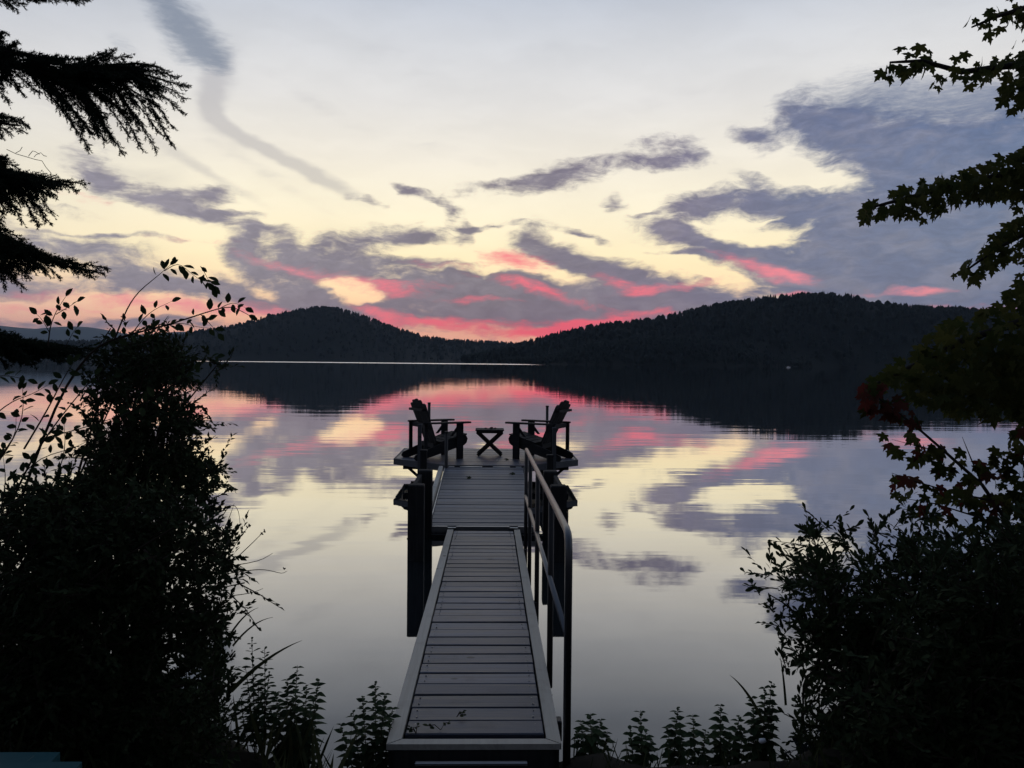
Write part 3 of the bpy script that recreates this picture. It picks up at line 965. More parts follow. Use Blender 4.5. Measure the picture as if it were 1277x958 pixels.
def leaf_parts(name, tmpl, L, m, parent, base):
    """single leaves, each an object that shares one mesh"""
    key = (id(tmpl[0]), m.name)
    if key not in _leaf_cache:
        me = bpy.data.meshes.new(name)
        me.from_pydata([tuple(v) for v in tmpl[0]], [], [tuple(int(i) for i in f) for f in tmpl[1]])
        me.materials.append(m)
        _leaf_cache[key] = me
    for p, d, n, sz in L:
        o = obj(name, _leaf_cache[key], parent)
        M3 = leaf_frame(d, n)*sz
        M4 = M3.to_4x4()
        M4.translation = Vector(p)-Vector(base)
        o.matrix_local = M4


def pix(p):
    v = Vector(p)-CAM
    z = v.dot(FWD)
    return PW/2+v.dot(RIGHT)/z*F_PX, PH/2-v.dot(UP)/z*F_PX, z


def split_leaves(L, n):
    """the n leaves that show largest inside the frame, and the rest"""
    sc_ = []
    for i, (p, d, nn, s_) in enumerate(L):
        x, y, z = pix(p)
        inside = 0 < x < PW and 0 < y < PH and z > 0
        sc_.append((s_/z if inside else 0, i))
    top = {i for v, i in sorted(sc_, reverse=True)[:n] if v > 0}
    return [L[i] for i in sorted(top)], [l for i, l in enumerate(L) if i not in top]


def in_poly(x, y, P):
    c = False
    j = len(P)-1
    for i in range(len(P)):
        if (P[i][1] > y) != (P[j][1] > y) and x < (P[j][0]-P[i][0])*(y-P[i][1])/(P[j][1]-P[i][1])+P[i][0]: c = not c
        j = i
    return c


def sample_poly(P, n, g):
    xs_, ys_ = [p[0] for p in P], [p[1] for p in P]
    out = []
    while len(out) < n:
        x, y = g.uniform(min(xs_), max(xs_)), g.uniform(min(ys_), max(ys_))
        if in_poly(x, y, P): out.append((x, y))
    return out


def rvec(g):
    while True:
        v = Vector((g.uniform(-1, 1), g.uniform(-1, 1), g.uniform(-1, 1)))
        if .05 < v.length < 1: return v.normalized()


def curve(a, b, bend, n=6):
    a, b = Vector(a), Vector(b)
    m = (a+b)/2+Vector(bend)
    return [a*(1-t)**2+m*2*t*(1-t)+b*t*t for t in (i/(n-1) for i in range(n))]


M_LEAF_DARK = leaf_mat('dark_shrub_leaf', (.017, .026, .012), (.034, .046, .020), .5, .15)
M_LEAF_GREEN = leaf_mat('green_shrub_leaf', (.018, .030, .013), (.036, .050, .021), .45, .25)
M_MAPLE = leaf_mat('maple_leaf', (.032, .044, .013), (.072, .074, .022), .5, .45)
M_MAPLE_RED = leaf_mat('red_maple_leaf', (.10, .020, .018), (.055, .030, .018), .5, .45)
M_HERB = leaf_mat('herb_leaf', (.022, .042, .020), (.045, .07, .03), .5, .25)
M_NEEDLE = leaf_mat('conifer_needle', (.010, .018, .012), (.022, .032, .018), .6, .1)
M_BARK = mat('dark_bark', (.03, .026, .022), .9, 0, .1)[0]
M_TWIG = mat('brown_twig', (.035, .026, .02), .85, 0, .1)[0]
M_STRAW = mat('dry_straw', (.16, .135, .09), .8, 0, .1)[0]
M_BLADE = leaf_mat('grass_blade', (.022, .034, .014), (.06, .065, .03), .5, .25)


def shrub(name, label, cat, polys, base, Y0, Y1, clumps, twigs, nleaf, tlen, lsize, tmpl, m, n_parts, seed, group=None, up=.35, edge=None, wander=.6, stem_r=.011, inset=24):
    """stems rise from the base to clumps inside an outline; each clump throws twigs that carry leaves"""
    g = random.Random(seed)
    e = thing(name, base, label, cat, group)
    B = Vector(base)
    L, stems, tw = [], MB(), MB()
    pts = []
    while len(pts) < clumps:
        x, y = sample_poly(polys, 1, g)[0]
        if all(in_poly(x+dx, y+dy, polys) for dx, dy in ((inset, 0), (-inset, 0), (0, inset), (0, -inset))): pts.append((x, y))
    full_t = tlen
    if edge: pts += edge
    for k, (x, y) in enumerate(pts):
        c = at(x, y, g.uniform(Y0, Y1))
        tlen = full_t if k < clumps else full_t*g.choice((.5, .6, .8, 1.3))
        if k % 3 == 0:
            r0 = B+Vector((g.uniform(-.35, .35), g.uniform(-.25, .25), 0))
            cv = curve(r0, c, (g.uniform(-.1, .1), g.uniform(-.1, .1), .1+.1*g.random()))
            stems.tube([p-B for p in cv], [stem_r*(1-.75*i/5) for i in range(6)], 5, cap=False)
        for t in range(twigs if k < clumps else g.randint(2, twigs)):
            d = (rvec(g)+Vector((0, 0, up))).normalized()
            ln = tlen*g.uniform(.5, 1.15)
            q0 = c+rvec(g)*tlen*.35
            q1 = q0+d*ln+Vector((0, 0, -.08*ln))
            if t % 2 == 0: tw.tube([q0-B, (q0+q1)/2-B+rvec(g)*ln*.06, q1-B], [.0032, .0024, .0014], 3, cap=False)
            for i in range(nleaf):
                f = (i+.6)/nleaf
                p = q0.lerp(q1, f)
                ld = (d*(.55+.5*f)+rvec(g)*wander).normalized()
                nn = (Vector((0, -.25, 1))+rvec(g)*.8)
                L.append((p, ld, nn, lsize*g.uniform(.6, 1.2)))
    stems.build('stem', M_TWIG, e, smooth=True)['kind'] = 'stuff'
    tw.build('twigs', M_TWIG, e)['kind'] = 'stuff'
    a, b = split_leaves(L, n_parts)
    leaf_parts('leaf', tmpl, a, m, e, B)
    leaf_mass('foliage', tmpl, b, m, e, B)
    return e


# -- left bank: a tall fine-leaved shrub, a broad low one and a sprawling one by the water
shrub('tall_shrub', 'tall dark fine leaved shrub with a ragged top, left of the dock', 'shrub',
      [(104, 490), (122, 432), (165, 410), (220, 414), (254, 438), (240, 470), (236, 500), (262, 532), (246, 548), (276, 572), (280, 600), (250, 640), (90, 640), (100, 560), (122, 515)],
      (-1.95, 3.95, .2), 3.6, 4.5, 200, 8, 12, .12, .030, SMALL, M_LEAF_DARK, 120, 21, up=.15, inset=9,
      edge=[(262, 446), (276, 449), (250, 520), (255, 530), (268, 574), (272, 592), (238, 470), (228, 446), (150, 418), (180, 412)])
shrub('broad_shrub', 'broad black shrub spreading low along the left bank under the tall shrub', 'shrub',
      [(-60, 620), (40, 600), (110, 580), (240, 600), (262, 640), (290, 680), (304, 712), (286, 760), (288, 830), (292, 880), (300, 930), (280, 1000), (-60, 1000)],
      (-2.1, 3.4, .2), 2.9, 3.9, 420, 10, 13, .15, .032, SMALL, M_LEAF_DARK, 60, 22, up=.25,
      edge=[(276, 668), (286, 716), (274, 700), (280, 690), (262, 640), (256, 626), (272, 745), (274, 800), (280, 850), (284, 880), (268, 780)])


def leafy_sprig(parent, base, path, Y, rad, spacing, size, tmpl, g, L, start=0.0, jit=.5, dens=1.0, droop=.2, mb=None):
    """a twig drawn through points of the photograph at distance Y.., leaves alternate along it"""
    Ys = np.linspace(Y[0], Y[1], len(path))
    ctl = [at(x, y, yy) for (x, y), yy in zip(path, Ys)]
    pts = []
    for i in range(len(ctl)-1):
        for t in (0, .33, .66): pts.append(ctl[i].lerp(ctl[i+1], t))
    pts.append(ctl[-1])
    for _ in range(2): pts = [pts[0]]+[(pts[i-1]+pts[i]*2+pts[i+1])/4 for i in range(1, len(pts)-1)]+[pts[-1]]
    n = len(pts)
    mb.tube([p-Vector(base) for p in pts], [rad*(1-.75*i/(n-1)) for i in range(n)], 6, cap=False)
    acc = 0
    tot = sum((pts[i+1]-pts[i]).length for i in range(n-1))
    run, side = 0, 1
    for i in range(n-1):
        seg = pts[i+1]-pts[i]
        d = seg.normalized()
        k = max(1, int(seg.length/spacing))
        for j in range(k):
            f = (run+seg.length*j/k)/tot
            if f < start or g.random() > dens: continue
            side = -side
            p = pts[i]+seg*(j/k)
            lat = d.cross(Vector((0, -1, .3))).normalized()*side
            ld = (d*.55+lat*.8+rvec(g)*jit+Vector((0, 0, -droop))).normalized()
            L.append((p+ld*.006, ld, Vector((0, -.7, .7))+rvec(g)*.7, size*g.uniform(.7, 1.2)))
        run += seg.length
    ld = (pts[-1]-pts[-2]).normalized()
    L.append((pts[-1], ld, Vector((0, -.8, .5)), size))


g = random.Random(5)
BB = at(90, 560, 3.5)
BB = Vector((BB.x, 3.5, .25))
lb = thing('leafy_bush', BB, 'open twiggy bush with oval leaves whose long arching stems cross the sky at left', 'bush')
L, mb = [], MB()
sprigs = [  # path, distance, radius, start of the leaves
    ([(20, 640), (70, 500), (112, 437), (145, 421), (200, 408), (232, 398), (262, 388), (288, 381), (310, 393)], (3.5, 3.6), .006, .55),
    ([(143, 423), (158, 385), (172, 364), (197, 344), (212, 331)], (3.52, 3.6), .0035, .80),
    ([(205, 338), (222, 327), (236, 339), (250, 350), (262, 352)], (3.58, 3.62), .002, .0),
    ([(250, 332), (258, 345), (265, 360)], (3.6, 3.62), .0018, .0),
    ([(60, 432), (62, 408), (70, 388), (82, 370)], (3.45, 3.45), .003, .25),
    ([(70, 392), (84, 384), (96, 376)], (3.45, 3.4), .0018, .0),
    ([(62, 415), (52, 398), (46, 392)], (3.45, 3.4), .0018, .0),
    ([(82, 432), (90, 416), (96, 408)], (3.45, 3.4), .0018, .3),
    ([(165, 416), (178, 398), (192, 386), (214, 376)], (3.55, 3.5), .0024, .2),
    ([(205, 407), (225, 402), (245, 408), (268, 410)], (3.55, 3.5), .0022, .1),
    ([(250, 392), (262, 404), (272, 416)], (3.55, 3.5), .002, .2), ([(272, 386), (290, 376), (306, 384)], (3.55, 3.5), .002, .0),
    ([(0, 660), (30, 590), (60, 540), (100, 490), (118, 468)], (3.4, 3.5), .005, .25),
    ([(-20, 600), (10, 560), (30, 520), (28, 480)], (3.3, 3.4), .004, .2),
    ([(30, 560), (60, 510), (80, 470), (92, 452)], (3.4, 3.4), .004, .2),
    ([(60, 545), (100, 535), (140, 522), (165, 515)], (3.5, 3.6), .003, .0),
    ([(-10, 520), (15, 500), (40, 492), (60, 480)], (3.3, 3.4), .003, .0), ([(-10, 470), (10, 468), (34, 474)], (3.3, 3.4), .003, .0),
    ([(20, 600), (50, 570), (90, 560), (120, 545)], (3.4, 3.5), .003, .0), ([(-10, 580), (20, 545), (20, 520)], (3.3, 3.4), .003, .0),
    ([(40, 640), (70, 600), (82, 560), (80, 530)], (3.4, 3.5), .004, .0), ([(100, 500), (112, 478), (140, 470)], (3.5, 3.5), .003, .0),
    ([(110, 620), (120, 570), (118, 540)], (3.5, 3.5), .003, .0), ([(0, 640), (8, 600), (4, 570)], (3.3, 3.4), .003, .0),
    ([(150, 520), (190, 500), (215, 480), (232, 470)], (3.5, 3.4), .003, .0), ([(222, 455), (246, 450), (270, 445)], (3.6, 3.5), .002, .0),
]
for pth, Y, rad, st in sprigs: leafy_sprig(lb, BB, pth, Y, rad, .021, .045, OVAL, g, L, st, mb=mb, dens=.9)
mb.build('stem', M_TWIG, lb, smooth=True)['kind'] = 'stuff'
a, b = split_leaves(L, 290)
leaf_parts('leaf', OVAL, a, M_LEAF_GREEN, lb, BB)
leaf_mass('foliage', OVAL, b, M_LEAF_GREEN, lb, BB)

# -- right bank
shrub('rounded_shrub', 'big dark rounded shrub with upright oblong leaves on the right bank', 'shrub',
      [(962, 735), (985, 700), (1015, 678), (1052, 694), (1085, 690), (1120, 668), (1160, 655), (1215, 660), (1300, 650), (1340, 1000), (985, 1000), (982, 880), (990, 830), (975, 780)],
      (2.0, 4.0, .2), 3.5, 4.5, 330, 9, 9, .17, .045, LONG, M_LEAF_GREEN, 240, 31, up=.55, wander=.45,
      edge=[(960, 742), (966, 722), (1012, 668), (1018, 660), (1022, 676), (1050, 668), (1056, 684), (1100, 668), (1112, 656), (1150, 650), (972, 770), (970, 800), (1000, 690), (1130, 652), (982, 824)])
shrub('dark_thicket', 'low black thicket at the far right edge below the red leaved sapling', 'shrub',
      [(1120, 720), (1290, 640), (1400, 640), (1400, 1020), (1020, 1020), (1040, 880)],
      (2.1, 3.3, .3), 2.9, 3.5, 170, 9, 10, .16, .045, LONG, M_LEAF_DARK, 40, 32, up=.45, wander=.5)


# -- maple overhanging from the right
def maple_limb(e, base, limbs, regions, lsize, m, n_leaf_parts, seed, limb_name='limb', red=None, frac_red=None):
    g = random.Random(seed)
    for pth, Y, rad in limbs:
        ctl = [at(x, y, yy) for (x, y), yy in zip(pth, np.linspace(Y[0], Y[1], len(pth)))]
        n = len(ctl)
        MB().tube([p-base for p in ctl], [rad*(1-.8*i/(n-1)) for i in range(n)], 7, cap=False).build(limb_name, M_BARK, e, smooth=True)
    L = []
    for poly, n, Y0, Y1 in regions:
        for x, y in sample_poly(poly, int(n*1.3), g):
            p = at(x, y, g.uniform(Y0, Y1))
            ld = (Vector((g.uniform(-1, .6), g.uniform(-.5, .5), -.55-.5*g.random()))).normalized()
            L.append((p, ld, Vector((g.uniform(-.6, .6), -.55, .75))+rvec(g)*.75, lsize*g.uniform(.6, 1.15)))
    a, b = split_leaves(L, n_leaf_parts)
    rd = lambda l: red is not None and red(l, g)
    leaf_parts('leaf', MAPLE, [l for l in a if not rd(l)], m, e, base)
    if red is not None: leaf_parts('leaf', MAPLE, [l for l in a if rd(l)], M_MAPLE_RED, e, base)
    leaf_mass('foliage', MAPLE, b, m, e, base)
    return e


MB_ = Vector((4.5, 4.6, .55))
mp_ = thing('maple_tree', MB_, 'tall green maple reaching in from the right edge with long drooping leafy limbs', 'tree')
tr = MB().tube([(0, 0, -.4), (.05, 0, 1.2), (-.02, .05, 3), (.06, 0, 5), (.1, 0, 7.5)], [.20, .16, .135, .11, .05], 12)
tr.build('trunk', M_BARK, mp_, smooth=True)
maple_limb(mp_, MB_, [
    ([(1560, 150), (1400, 95), (1277, 80), (1200, 90), (1150, 76), (1110, 78)], (4.6, 4.4), .03),
    ([(1560, 60), (1400, 20), (1277, 10), (1240, 22), (1212, 34)], (4.6, 4.5), .025),
    ([(1560, 280), (1400, 215), (1277, 212), (1190, 232), (1120, 250), (1082, 260)], (4.6, 4.3), .03),
    ([(1560, 330), (1400, 270), (1290, 285), (1240, 312), (1204, 338)], (4.6, 4.4), .025),
    ([(1570, 480), (1400, 400), (1277, 400), (1200, 425), (1140, 455), (1090, 480)], (4.6, 4.1), .035),
], [
    ([(1098, 86), (1108, 66), (1126, 46), (1142, 48), (1164, 64), (1168, 92), (1130, 100), (1106, 98)], 17, 4.3, 4.5),
    ([(1112, 78), (1165, 76), (1160, 92), (1124, 92)], 4, 4.3, 4.5),
    ([(1164, 92), (1180, 74), (1204, 62), (1250, 66), (1300, 52), (1300, 140), (1262, 140), (1246, 112), (1200, 106), (1164, 112)], 66, 4.2, 4.6),
    ([(1206, 40), (1204, 24), (1220, 12), (1250, 0), (1300, -20), (1300, 30), (1260, 30), (1236, 40)], 24, 4.4, 4.6),
    ([(1262, 50), (1300, 40), (1300, 160), (1268, 130)], 24, 4.3, 4.6),
    ([(1074, 258), (1092, 246), (1130, 232), (1170, 216), (1215, 206), (1250, 192), (1300, 176), (1300, 240), (1240, 246), (1200, 246), (1170, 268), (1150, 276), (1126, 264), (1096, 270), (1078, 270)], 250, 4.1, 4.6),
    ([(1186, 346), (1204, 326), (1226, 302), (1250, 286), (1300, 250), (1300, 330), (1262, 320), (1240, 328), (1224, 348), (1200, 350)], 84, 4.2, 4.6),
    ([(1250, 258), (1300, 240), (1300, 300), (1262, 290)], 24, 4.2, 4.6),
    ([(1270, 340), (1300, 330), (1320, 480), (1290, 520), (1200, 510), (1140, 500), (1120, 478), (1082, 488), (1070, 476), (1100, 464), (1140, 440), (1150, 420), (1176, 404), (1210, 388), (1244, 380)], 520, 3.9, 4.6),
    ([(1150, 470), (1300, 420), (1320, 540), (1250, 520), (1180, 512)], 170, 3.9, 4.6),
], .066, M_MAPLE, 296, 41)

# -- young maple with reddening leaves
SB = Vector((2.55, 3.9, .45))
sp_ = thing('maple_sapling', SB, 'young maple sapling with reddish leaves in front of the lake at right', 'sapling')
maple_limb(sp_, SB, [
    ([(1300, 760), (1262, 660), (1225, 605), (1180, 565), (1140, 530), (1100, 500), (1078, 484)], (3.9, 3.9), .012),
    ([(1240, 625), (1190, 615), (1140, 600), (1112, 590)], (3.9, 3.8), .006),
    ([(1225, 605), (1210, 570), (1200, 545)], (3.9, 3.9), .005),
    ([(1270, 680), (1220, 645), (1165, 628), (1130, 622)], (3.9, 3.8), .006),
    ([(1300, 760), (1290, 620), (1270, 560), (1262, 540)], (3.9, 4.0), .010),
    ([(1180, 565), (1150, 558), (1112, 548)], (3.9, 3.9), .004),
], [
    ([(1066, 478), (1090, 474), (1130, 500), (1150, 524), (1134, 528), (1100, 512), (1070, 504)], 46, 3.8, 4.0),
    ([(1084, 556), (1100, 540), (1140, 534), (1200, 560), (1240, 580), (1240, 600), (1180, 594), (1130, 566), (1092, 566)], 50, 3.8, 4.05),
    ([(1100, 606), (1114, 590), (1170, 596), (1240, 606), (1300, 620), (1300, 668), (1200, 660), (1140, 632)], 85, 3.75, 4.05),
    ([(1240, 560), (1270, 530), (1300, 560), (1300, 640), (1240, 640)], 70, 3.8, 4.1),
], .068, M_MAPLE, 290, 43, red=lambda l, g: g.random() < (.7 if pix(l[0])[0] < 1145 and pix(l[0])[1] < 530 else .38))


# -- conifer reaching in from the left
def conifer():
    base = Vector((-4.3, 4.7, .5))
    e = thing('conifer_tree', base, 'dark conifer reaching in from the left edge with layered drooping needle branches', 'tree')
    MB().tube([(0, 0, -.5), (.02, 0, 2), (0, .02, 4), (0, 0, 7.5)], [.21, .17, .12, .05], 12).build('trunk', M_BARK, e, smooth=True)
    g = random.Random(9)

    def branch(axis, fingers, Y, dens=1.0, thick=1.0, fat=.07):
        ax = [at(x, y, yy) for (x, y), yy in zip(axis, np.linspace(Y[0], Y[1], len(axis)))]
        wood = MB()
        n = len(ax)
        wood.tube([p-base for p in ax], [.016*thick*(1-.75*i/(n-1)) for i in range(n)], 6, cap=False)
        nee_v, nee_f = [], []

        def needles(p0, p1, cnt, ln):
            d = (p1-p0).normalized()
            for _ in range(cnt):
                p = p0.lerp(p1, g.random())
                nd = (d*.7+rvec(g)).normalized()
                sd = nd.cross(rvec(g)).normalized()*.0023
                q = p+nd*ln*g.uniform(.7, 1.2)
                o = len(nee_v)
                nee_v.extend((tuple(p-sd-base), tuple(p+sd-base), tuple(q-base)))
                nee_f.append((o, o+1, o+2))

        for (tx, ty) in fingers:
            # start at the axis point that lies a little behind the tip
            best = min(range(n), key=lambda i: abs(axis[i][0]+48-tx)+.6*abs(axis[i][1]-ty)+(80 if axis[i][0] > tx-4 else 0))
            s0 = ax[best].lerp(ax[max(best-1, 0)], g.uniform(0, .6))
            tip = at(tx, ty, g.uniform(Y[1]-.32, Y[1]+.32))
            cv = curve(s0, tip, (g.uniform(-.03, .03), g.uniform(-.04, .04), g.uniform(.0, .05)), 7)
            wood.tube([p-base for p in cv], [.0045*(1-.7*i/6) for i in range(7)], 4, cap=False)
            for i in range(6):
                a, b = cv[i], cv[i+1]
                d = (b-a).normalized()
                needles(a, b, int(34*dens), .016)
                m = max(2, int((b-a).length/.0105*dens))
                for k in range(m):
                    t = (i+k/m)/6
                    q = a.lerp(b, k/m)
                    lat = d.cross(rvec(g)).normalized()
                    ln = fat*g.uniform(.55, 1.0)*(1-.40*t**2)
                    r_ = q+(d*.85+lat*.55+Vector((0, 0, -.10))).normalized()*ln
                    needles(q, r_, int(24*dens), .015)
        bo = wood.build('branch', M_BARK, e, smooth=True)
        np_mesh('needles', nee_v, nee_f, M_NEEDLE, parent=bo)['kind'] = 'stuff'

    def fill(poly, n):
        return sample_poly(poly, n, g)

    branch([(-330, 20), (-120, 35), (0, 70), (50, 88), (95, 88), (140, 84), (175, 92), (205, 100)],
           [(236, 110), (232, 124), (228, 142), (216, 160), (214, 182), (196, 188), (176, 186), (152, 190), (132, 178), (112, 186), (104, 166), (222, 98), (206, 88), (186, 82), (160, 70), (142, 64), (126, 68), (100, 74), (78, 76), (62, 80), (38, 70), (20, 54), (6, 40), (200, 150), (180, 160), (160, 150), (130, 150), (190, 120), (90, 140), (70, 120), (50, 118), (20, 110), (4, 100), (10, 128), (28, 118), (150, 110), (170, 130), (120, 120)]
           + fill([(0, 40), (40, 75), (140, 66), (200, 92), (228, 112), (205, 140), (200, 175), (150, 178), (112, 168), (90, 128), (0, 105)], 80), (4.7, 4.5))
    branch([(-330, 110), (-100, 130), (-30, 148), (5, 154), (25, 157)], [(36, 156), (30, 164), (14, 166), (4, 170), (26, 150), (10, 148), (0, 160), (-10, 170)], (4.7, 4.7))
    branch([(-330, 150), (-100, 170), (-20, 205), (20, 222), (60, 228), (90, 231)],
           [(107, 231), (96, 238), (84, 228), (70, 244), (66, 268), (52, 262), (40, 250), (60, 232), (44, 226), (20, 208), (8, 196), (30, 278), (20, 262), (10, 250), (4, 282), (60, 276), (48, 284), (26, 240), (74, 236), (14, 225)]
           + fill([(0, 190), (40, 222), (84, 230), (60, 256), (40, 262), (0, 270)], 44), (4.7, 4.5))
    branch([(-330, 230), (-100, 250), (-30, 285), (10, 305), (50, 322), (90, 334), (115, 338)],
           [(134, 334), (130, 342), (116, 346), (108, 332), (90, 326), (76, 348), (60, 342), (44, 332), (30, 360), (20, 352), (36, 346), (8, 358), (14, 330), (48, 312), (30, 300), (12, 290), (4, 312), (66, 328), (98, 342), (2, 340)]
           + fill([(0, 282), (50, 316), (120, 336), (90, 342), (40, 345), (0, 350)], 44), (4.7, 4.5))
    branch([(-330, 380), (-100, 395), (-20, 422), (40, 436), (80, 440), (105, 442)],
           [(122, 440), (112, 448), (96, 434), (78, 452), (60, 428), (44, 456), (24, 420), (10, 458), (0, 412), (4, 440), (30, 446), (64, 444), (90, 446), (50, 436), (16, 430)]
           + fill([(0, 416), (60, 430), (112, 440), (80, 450), (0, 456)], 44), (4.2, 4.1), fat=.065)
    branch([(-200, -60), (-40, -18), (20, -6), (60, -4), (100, -6)], [(14, 8), (30, 6), (46, 3), (58, 2), (22, 12), (98, 3), (110, 2), (70, -2)], (4.7, 4.6))
    dead = MB()
    for pth in ([(10, 186), (34, 194), (52, 202), (66, 216)], [(34, 194), (40, 187), (48, 192)], [(44, 198), (50, 190), (60, 196)], [(20, 189), (26, 182)]):
        q = [at(x+g.uniform(-2, 2), y+g.uniform(-2, 2), 4.6)-base for x, y in pth]
        dead.tube([q[0].lerp(q[-1], 0)]+[v for a_, b_ in zip(q, q[1:]) for v in (a_.lerp(b_, .5)+rvec(g)*.006, b_)], .0017, 4)
    dead.build('dead_twig', M_TWIG, e)['kind'] = 'stuff'


conifer()


# ------------------------------------------------------------------ herbs at the water's edge
def herb(px, base_py, tops, label, seed, size=.050, Y=3.56, tmpl=HERB):
    g = random.Random(seed)
    b = at(px, base_py, Y)
    B = Vector((b.x, Y, ground_z(b.x, Y)-.02))
    e = thing('herb', B, label, 'plant', 'leafy herbs growing at the water edge')
    L = []
    for tx, ty in tops:
        tip = at(tx, ty, Y+g.uniform(-.06, .06))
        root = B+Vector(((tip.x-B.x)*.45, g.uniform(-.04, .04), 0))
        cv = curve(root, tip, (g.uniform(-.01, .01), 0, 0), 8)
        MB().tube([p-B for p in cv], [.0032*(1-.6*i/7) for i in range(8)], 5).build('stem', M_TWIG, e, smooth=True)
        ht = (tip-root).length
        nn = max(5, int(ht/.021))
        for k in range(nn):
            f = .16+.84*(k+.5)/nn
            i = min(int(f*7), 6)
            p = cv[i].lerp(cv[i+1], f*7-i)
            an = g.uniform(-.3, .3)+(math.pi/2 if k % 2 else 0)
            for q in (0, math.pi):
                d = Vector((math.cos(an+q)+g.uniform(-.3, .3), math.sin(an+q), .30-.55*(1-f)+g.uniform(-.2, .2)))
                sz = size*(1.25-.72*f**3)*g.uniform(.75, 1.2)
                L.append((p, d, Vector((0, -.2, 1))+rvec(g)*.35, sz))
    leaf_parts('leaf', tmpl, L, M_HERB, e, B)


herb(368, 914, [(344, 862), (358, 846), (371, 830), (382, 854), (397, 848), (388, 878), (338, 884)], 'tall many stemmed herb beside the black shrub, well left of the gangway', 51)
herb(466, 924, [(440, 886), (452, 868), (468, 850), (480, 864), (490, 882), (424, 902)], 'bushy many stemmed herb close beside the left corner of the gangway', 52)
herb(738, 942, [(724, 898), (736, 890), (750, 896), (758, 912), (718, 912)], 'bushy low herb close beside the right handrail post of the gangway', 53)
herb(798, 938, [(799, 886), (786, 908), (806, 912), (812, 922)], 'lone upright herb between two gaps of open water right of the gangway', 54, tmpl=OVAL)
herb(843, 934, [(846, 882), (832, 906), (850, 912)], 'taller of the two slim herbs right of the lone upright herb', 55)
herb(870, 934, [(864, 891), (880, 910)], 'shorter of the two slim herbs right of the lone upright herb', 56)
herb(908, 936, [(899, 878), (922, 892), (890, 912), (928, 908), (910, 914)], 'herb with two leaning tops just left of the upright reed leaf', 57)
herb(948, 936, [(938, 868), (954, 856), (962, 850), (964, 880), (940, 896)], 'wide herb merging into the big dark rounded shrub', 58)
herb(320, 900, [(306, 832), (314, 796), (330, 808), (336, 838), (322, 850), (300, 868)], 'lanky narrow herb in front of the broad black shrub', 59, size=.046, Y=3.5, tmpl=LONG)


# long reed leaves and dry stalks
def reed(p0, p1, Y, width, label, sag=.05):
    a, b = at(*p0, Y), at(*p1, Y)
    e = thing('reed_leaf', a, label, 'reed', 'long reed leaves at the bank')
    cv = curve((0, 0, 0), b-a, (0, 0, sag), 9)
    mb = MB()
    d = (b-a).normalized()
    sd = d.cross(Vector((0, 1, .3))).normalized()
    for i, p in enumerate(cv):
        w_ = width*(1-(i/8)**1.6)+.0006
        mb.v += [tuple(p-sd*w_), tuple(p+Vector((0, .004, 0))), tuple(p+sd*w_)]
    for i in range(8):
        for k in (0, 1): mb.f.append((3*i+k, 3*i+k+1, 3*i+k+4, 3*i+k+3))
    mb.build('blade', M_BLADE, e)


reed((288, 862), (376, 799), 3.4, .009, 'broad dark reed leaf pointing up right over the water from the black shrub')
reed((282, 800), (322, 758), 3.4, .004, 'upper thin reed leaf of the pair above the broad one at the black shrub')
reed((290, 806), (340, 770), 3.4, .004, 'lower thin reed leaf of the pair above the broad one at the black shrub')
reed((952, 900), (910, 842), 3.5, .007, 'reed leaf leaning left over the water beside the rounded shrub')
reed((980, 880), (973, 820), 3.5, .005, 'upright reed leaf standing against the rounded shrub')


def stalk(path, Y, label, seeds=()):
    ctl = [at(x, y, Y) for x, y in path]
    e = thing('dry_stalk', ctl[0], label, 'stalk', 'bare stalks sticking out of the left shrub')
    pts = []
    for i in range(len(ctl)-1):
        for t in (0, .33, .66): pts.append(ctl[i].lerp(ctl[i+1], t))
    pts.append(ctl[-1])
    for _ in range(2): pts = [pts[0]]+[(pts[i-1]+pts[i]*2+pts[i+1])/4 for i in range(1, len(pts)-1)]+[pts[-1]]
    n = len(pts)
    MB().tube([p-ctl[0] for p in pts], [.0022*(1-.6*i/(n-1)) for i in range(n)], 5).build('stem', M_TWIG, e, smooth=True)
    gg = random.Random(int(path[0][0]))
    for x, y in seeds:
        c = at(x, y, Y)-ctl[0]
        mb = MB()
        for _ in range(5):
            d = rvec(gg)*.010
            mb.tube([c, c+d*.5, c+d], [.001, .0032, .0008], 4)
        mb.build('seed_head', M_TWIG, e)['kind'] = 'stuff'


stalk([(270, 668), (278, 640), (290, 628), (298, 636), (300, 662)], 3.4, 'thin stalk arching over like a hook at the right edge of the left shrub')
stalk([(274, 672), (286, 646), (292, 628)], 3.4, 'short stalk inside the arch of the hooked one')
stalk([(282, 708), (312, 680), (324, 668), (330, 662)], 3.4, 'stalk with a small seed head rising from the left shrub', [(326, 666), (330, 662)])
stalk([(280, 702), (300, 668), (312, 655)], 3.4, 'stalk with small seed heads next to the hooked one', [(308, 658), (312, 655), (304, 664)])
stalk([(280, 716), (318, 710), (336, 711), (352, 716), (358, 712)], 3.4, 'long bare twig reaching right over the water from the left shrub', [(354, 710)])
stalk([(286, 706), (324, 700), (340, 690)], 3.4, 'bare twig just above the long reaching one')
stalk([(280, 744), (314, 740), (328, 734)], 3.4, 'short twig below the long reaching one')

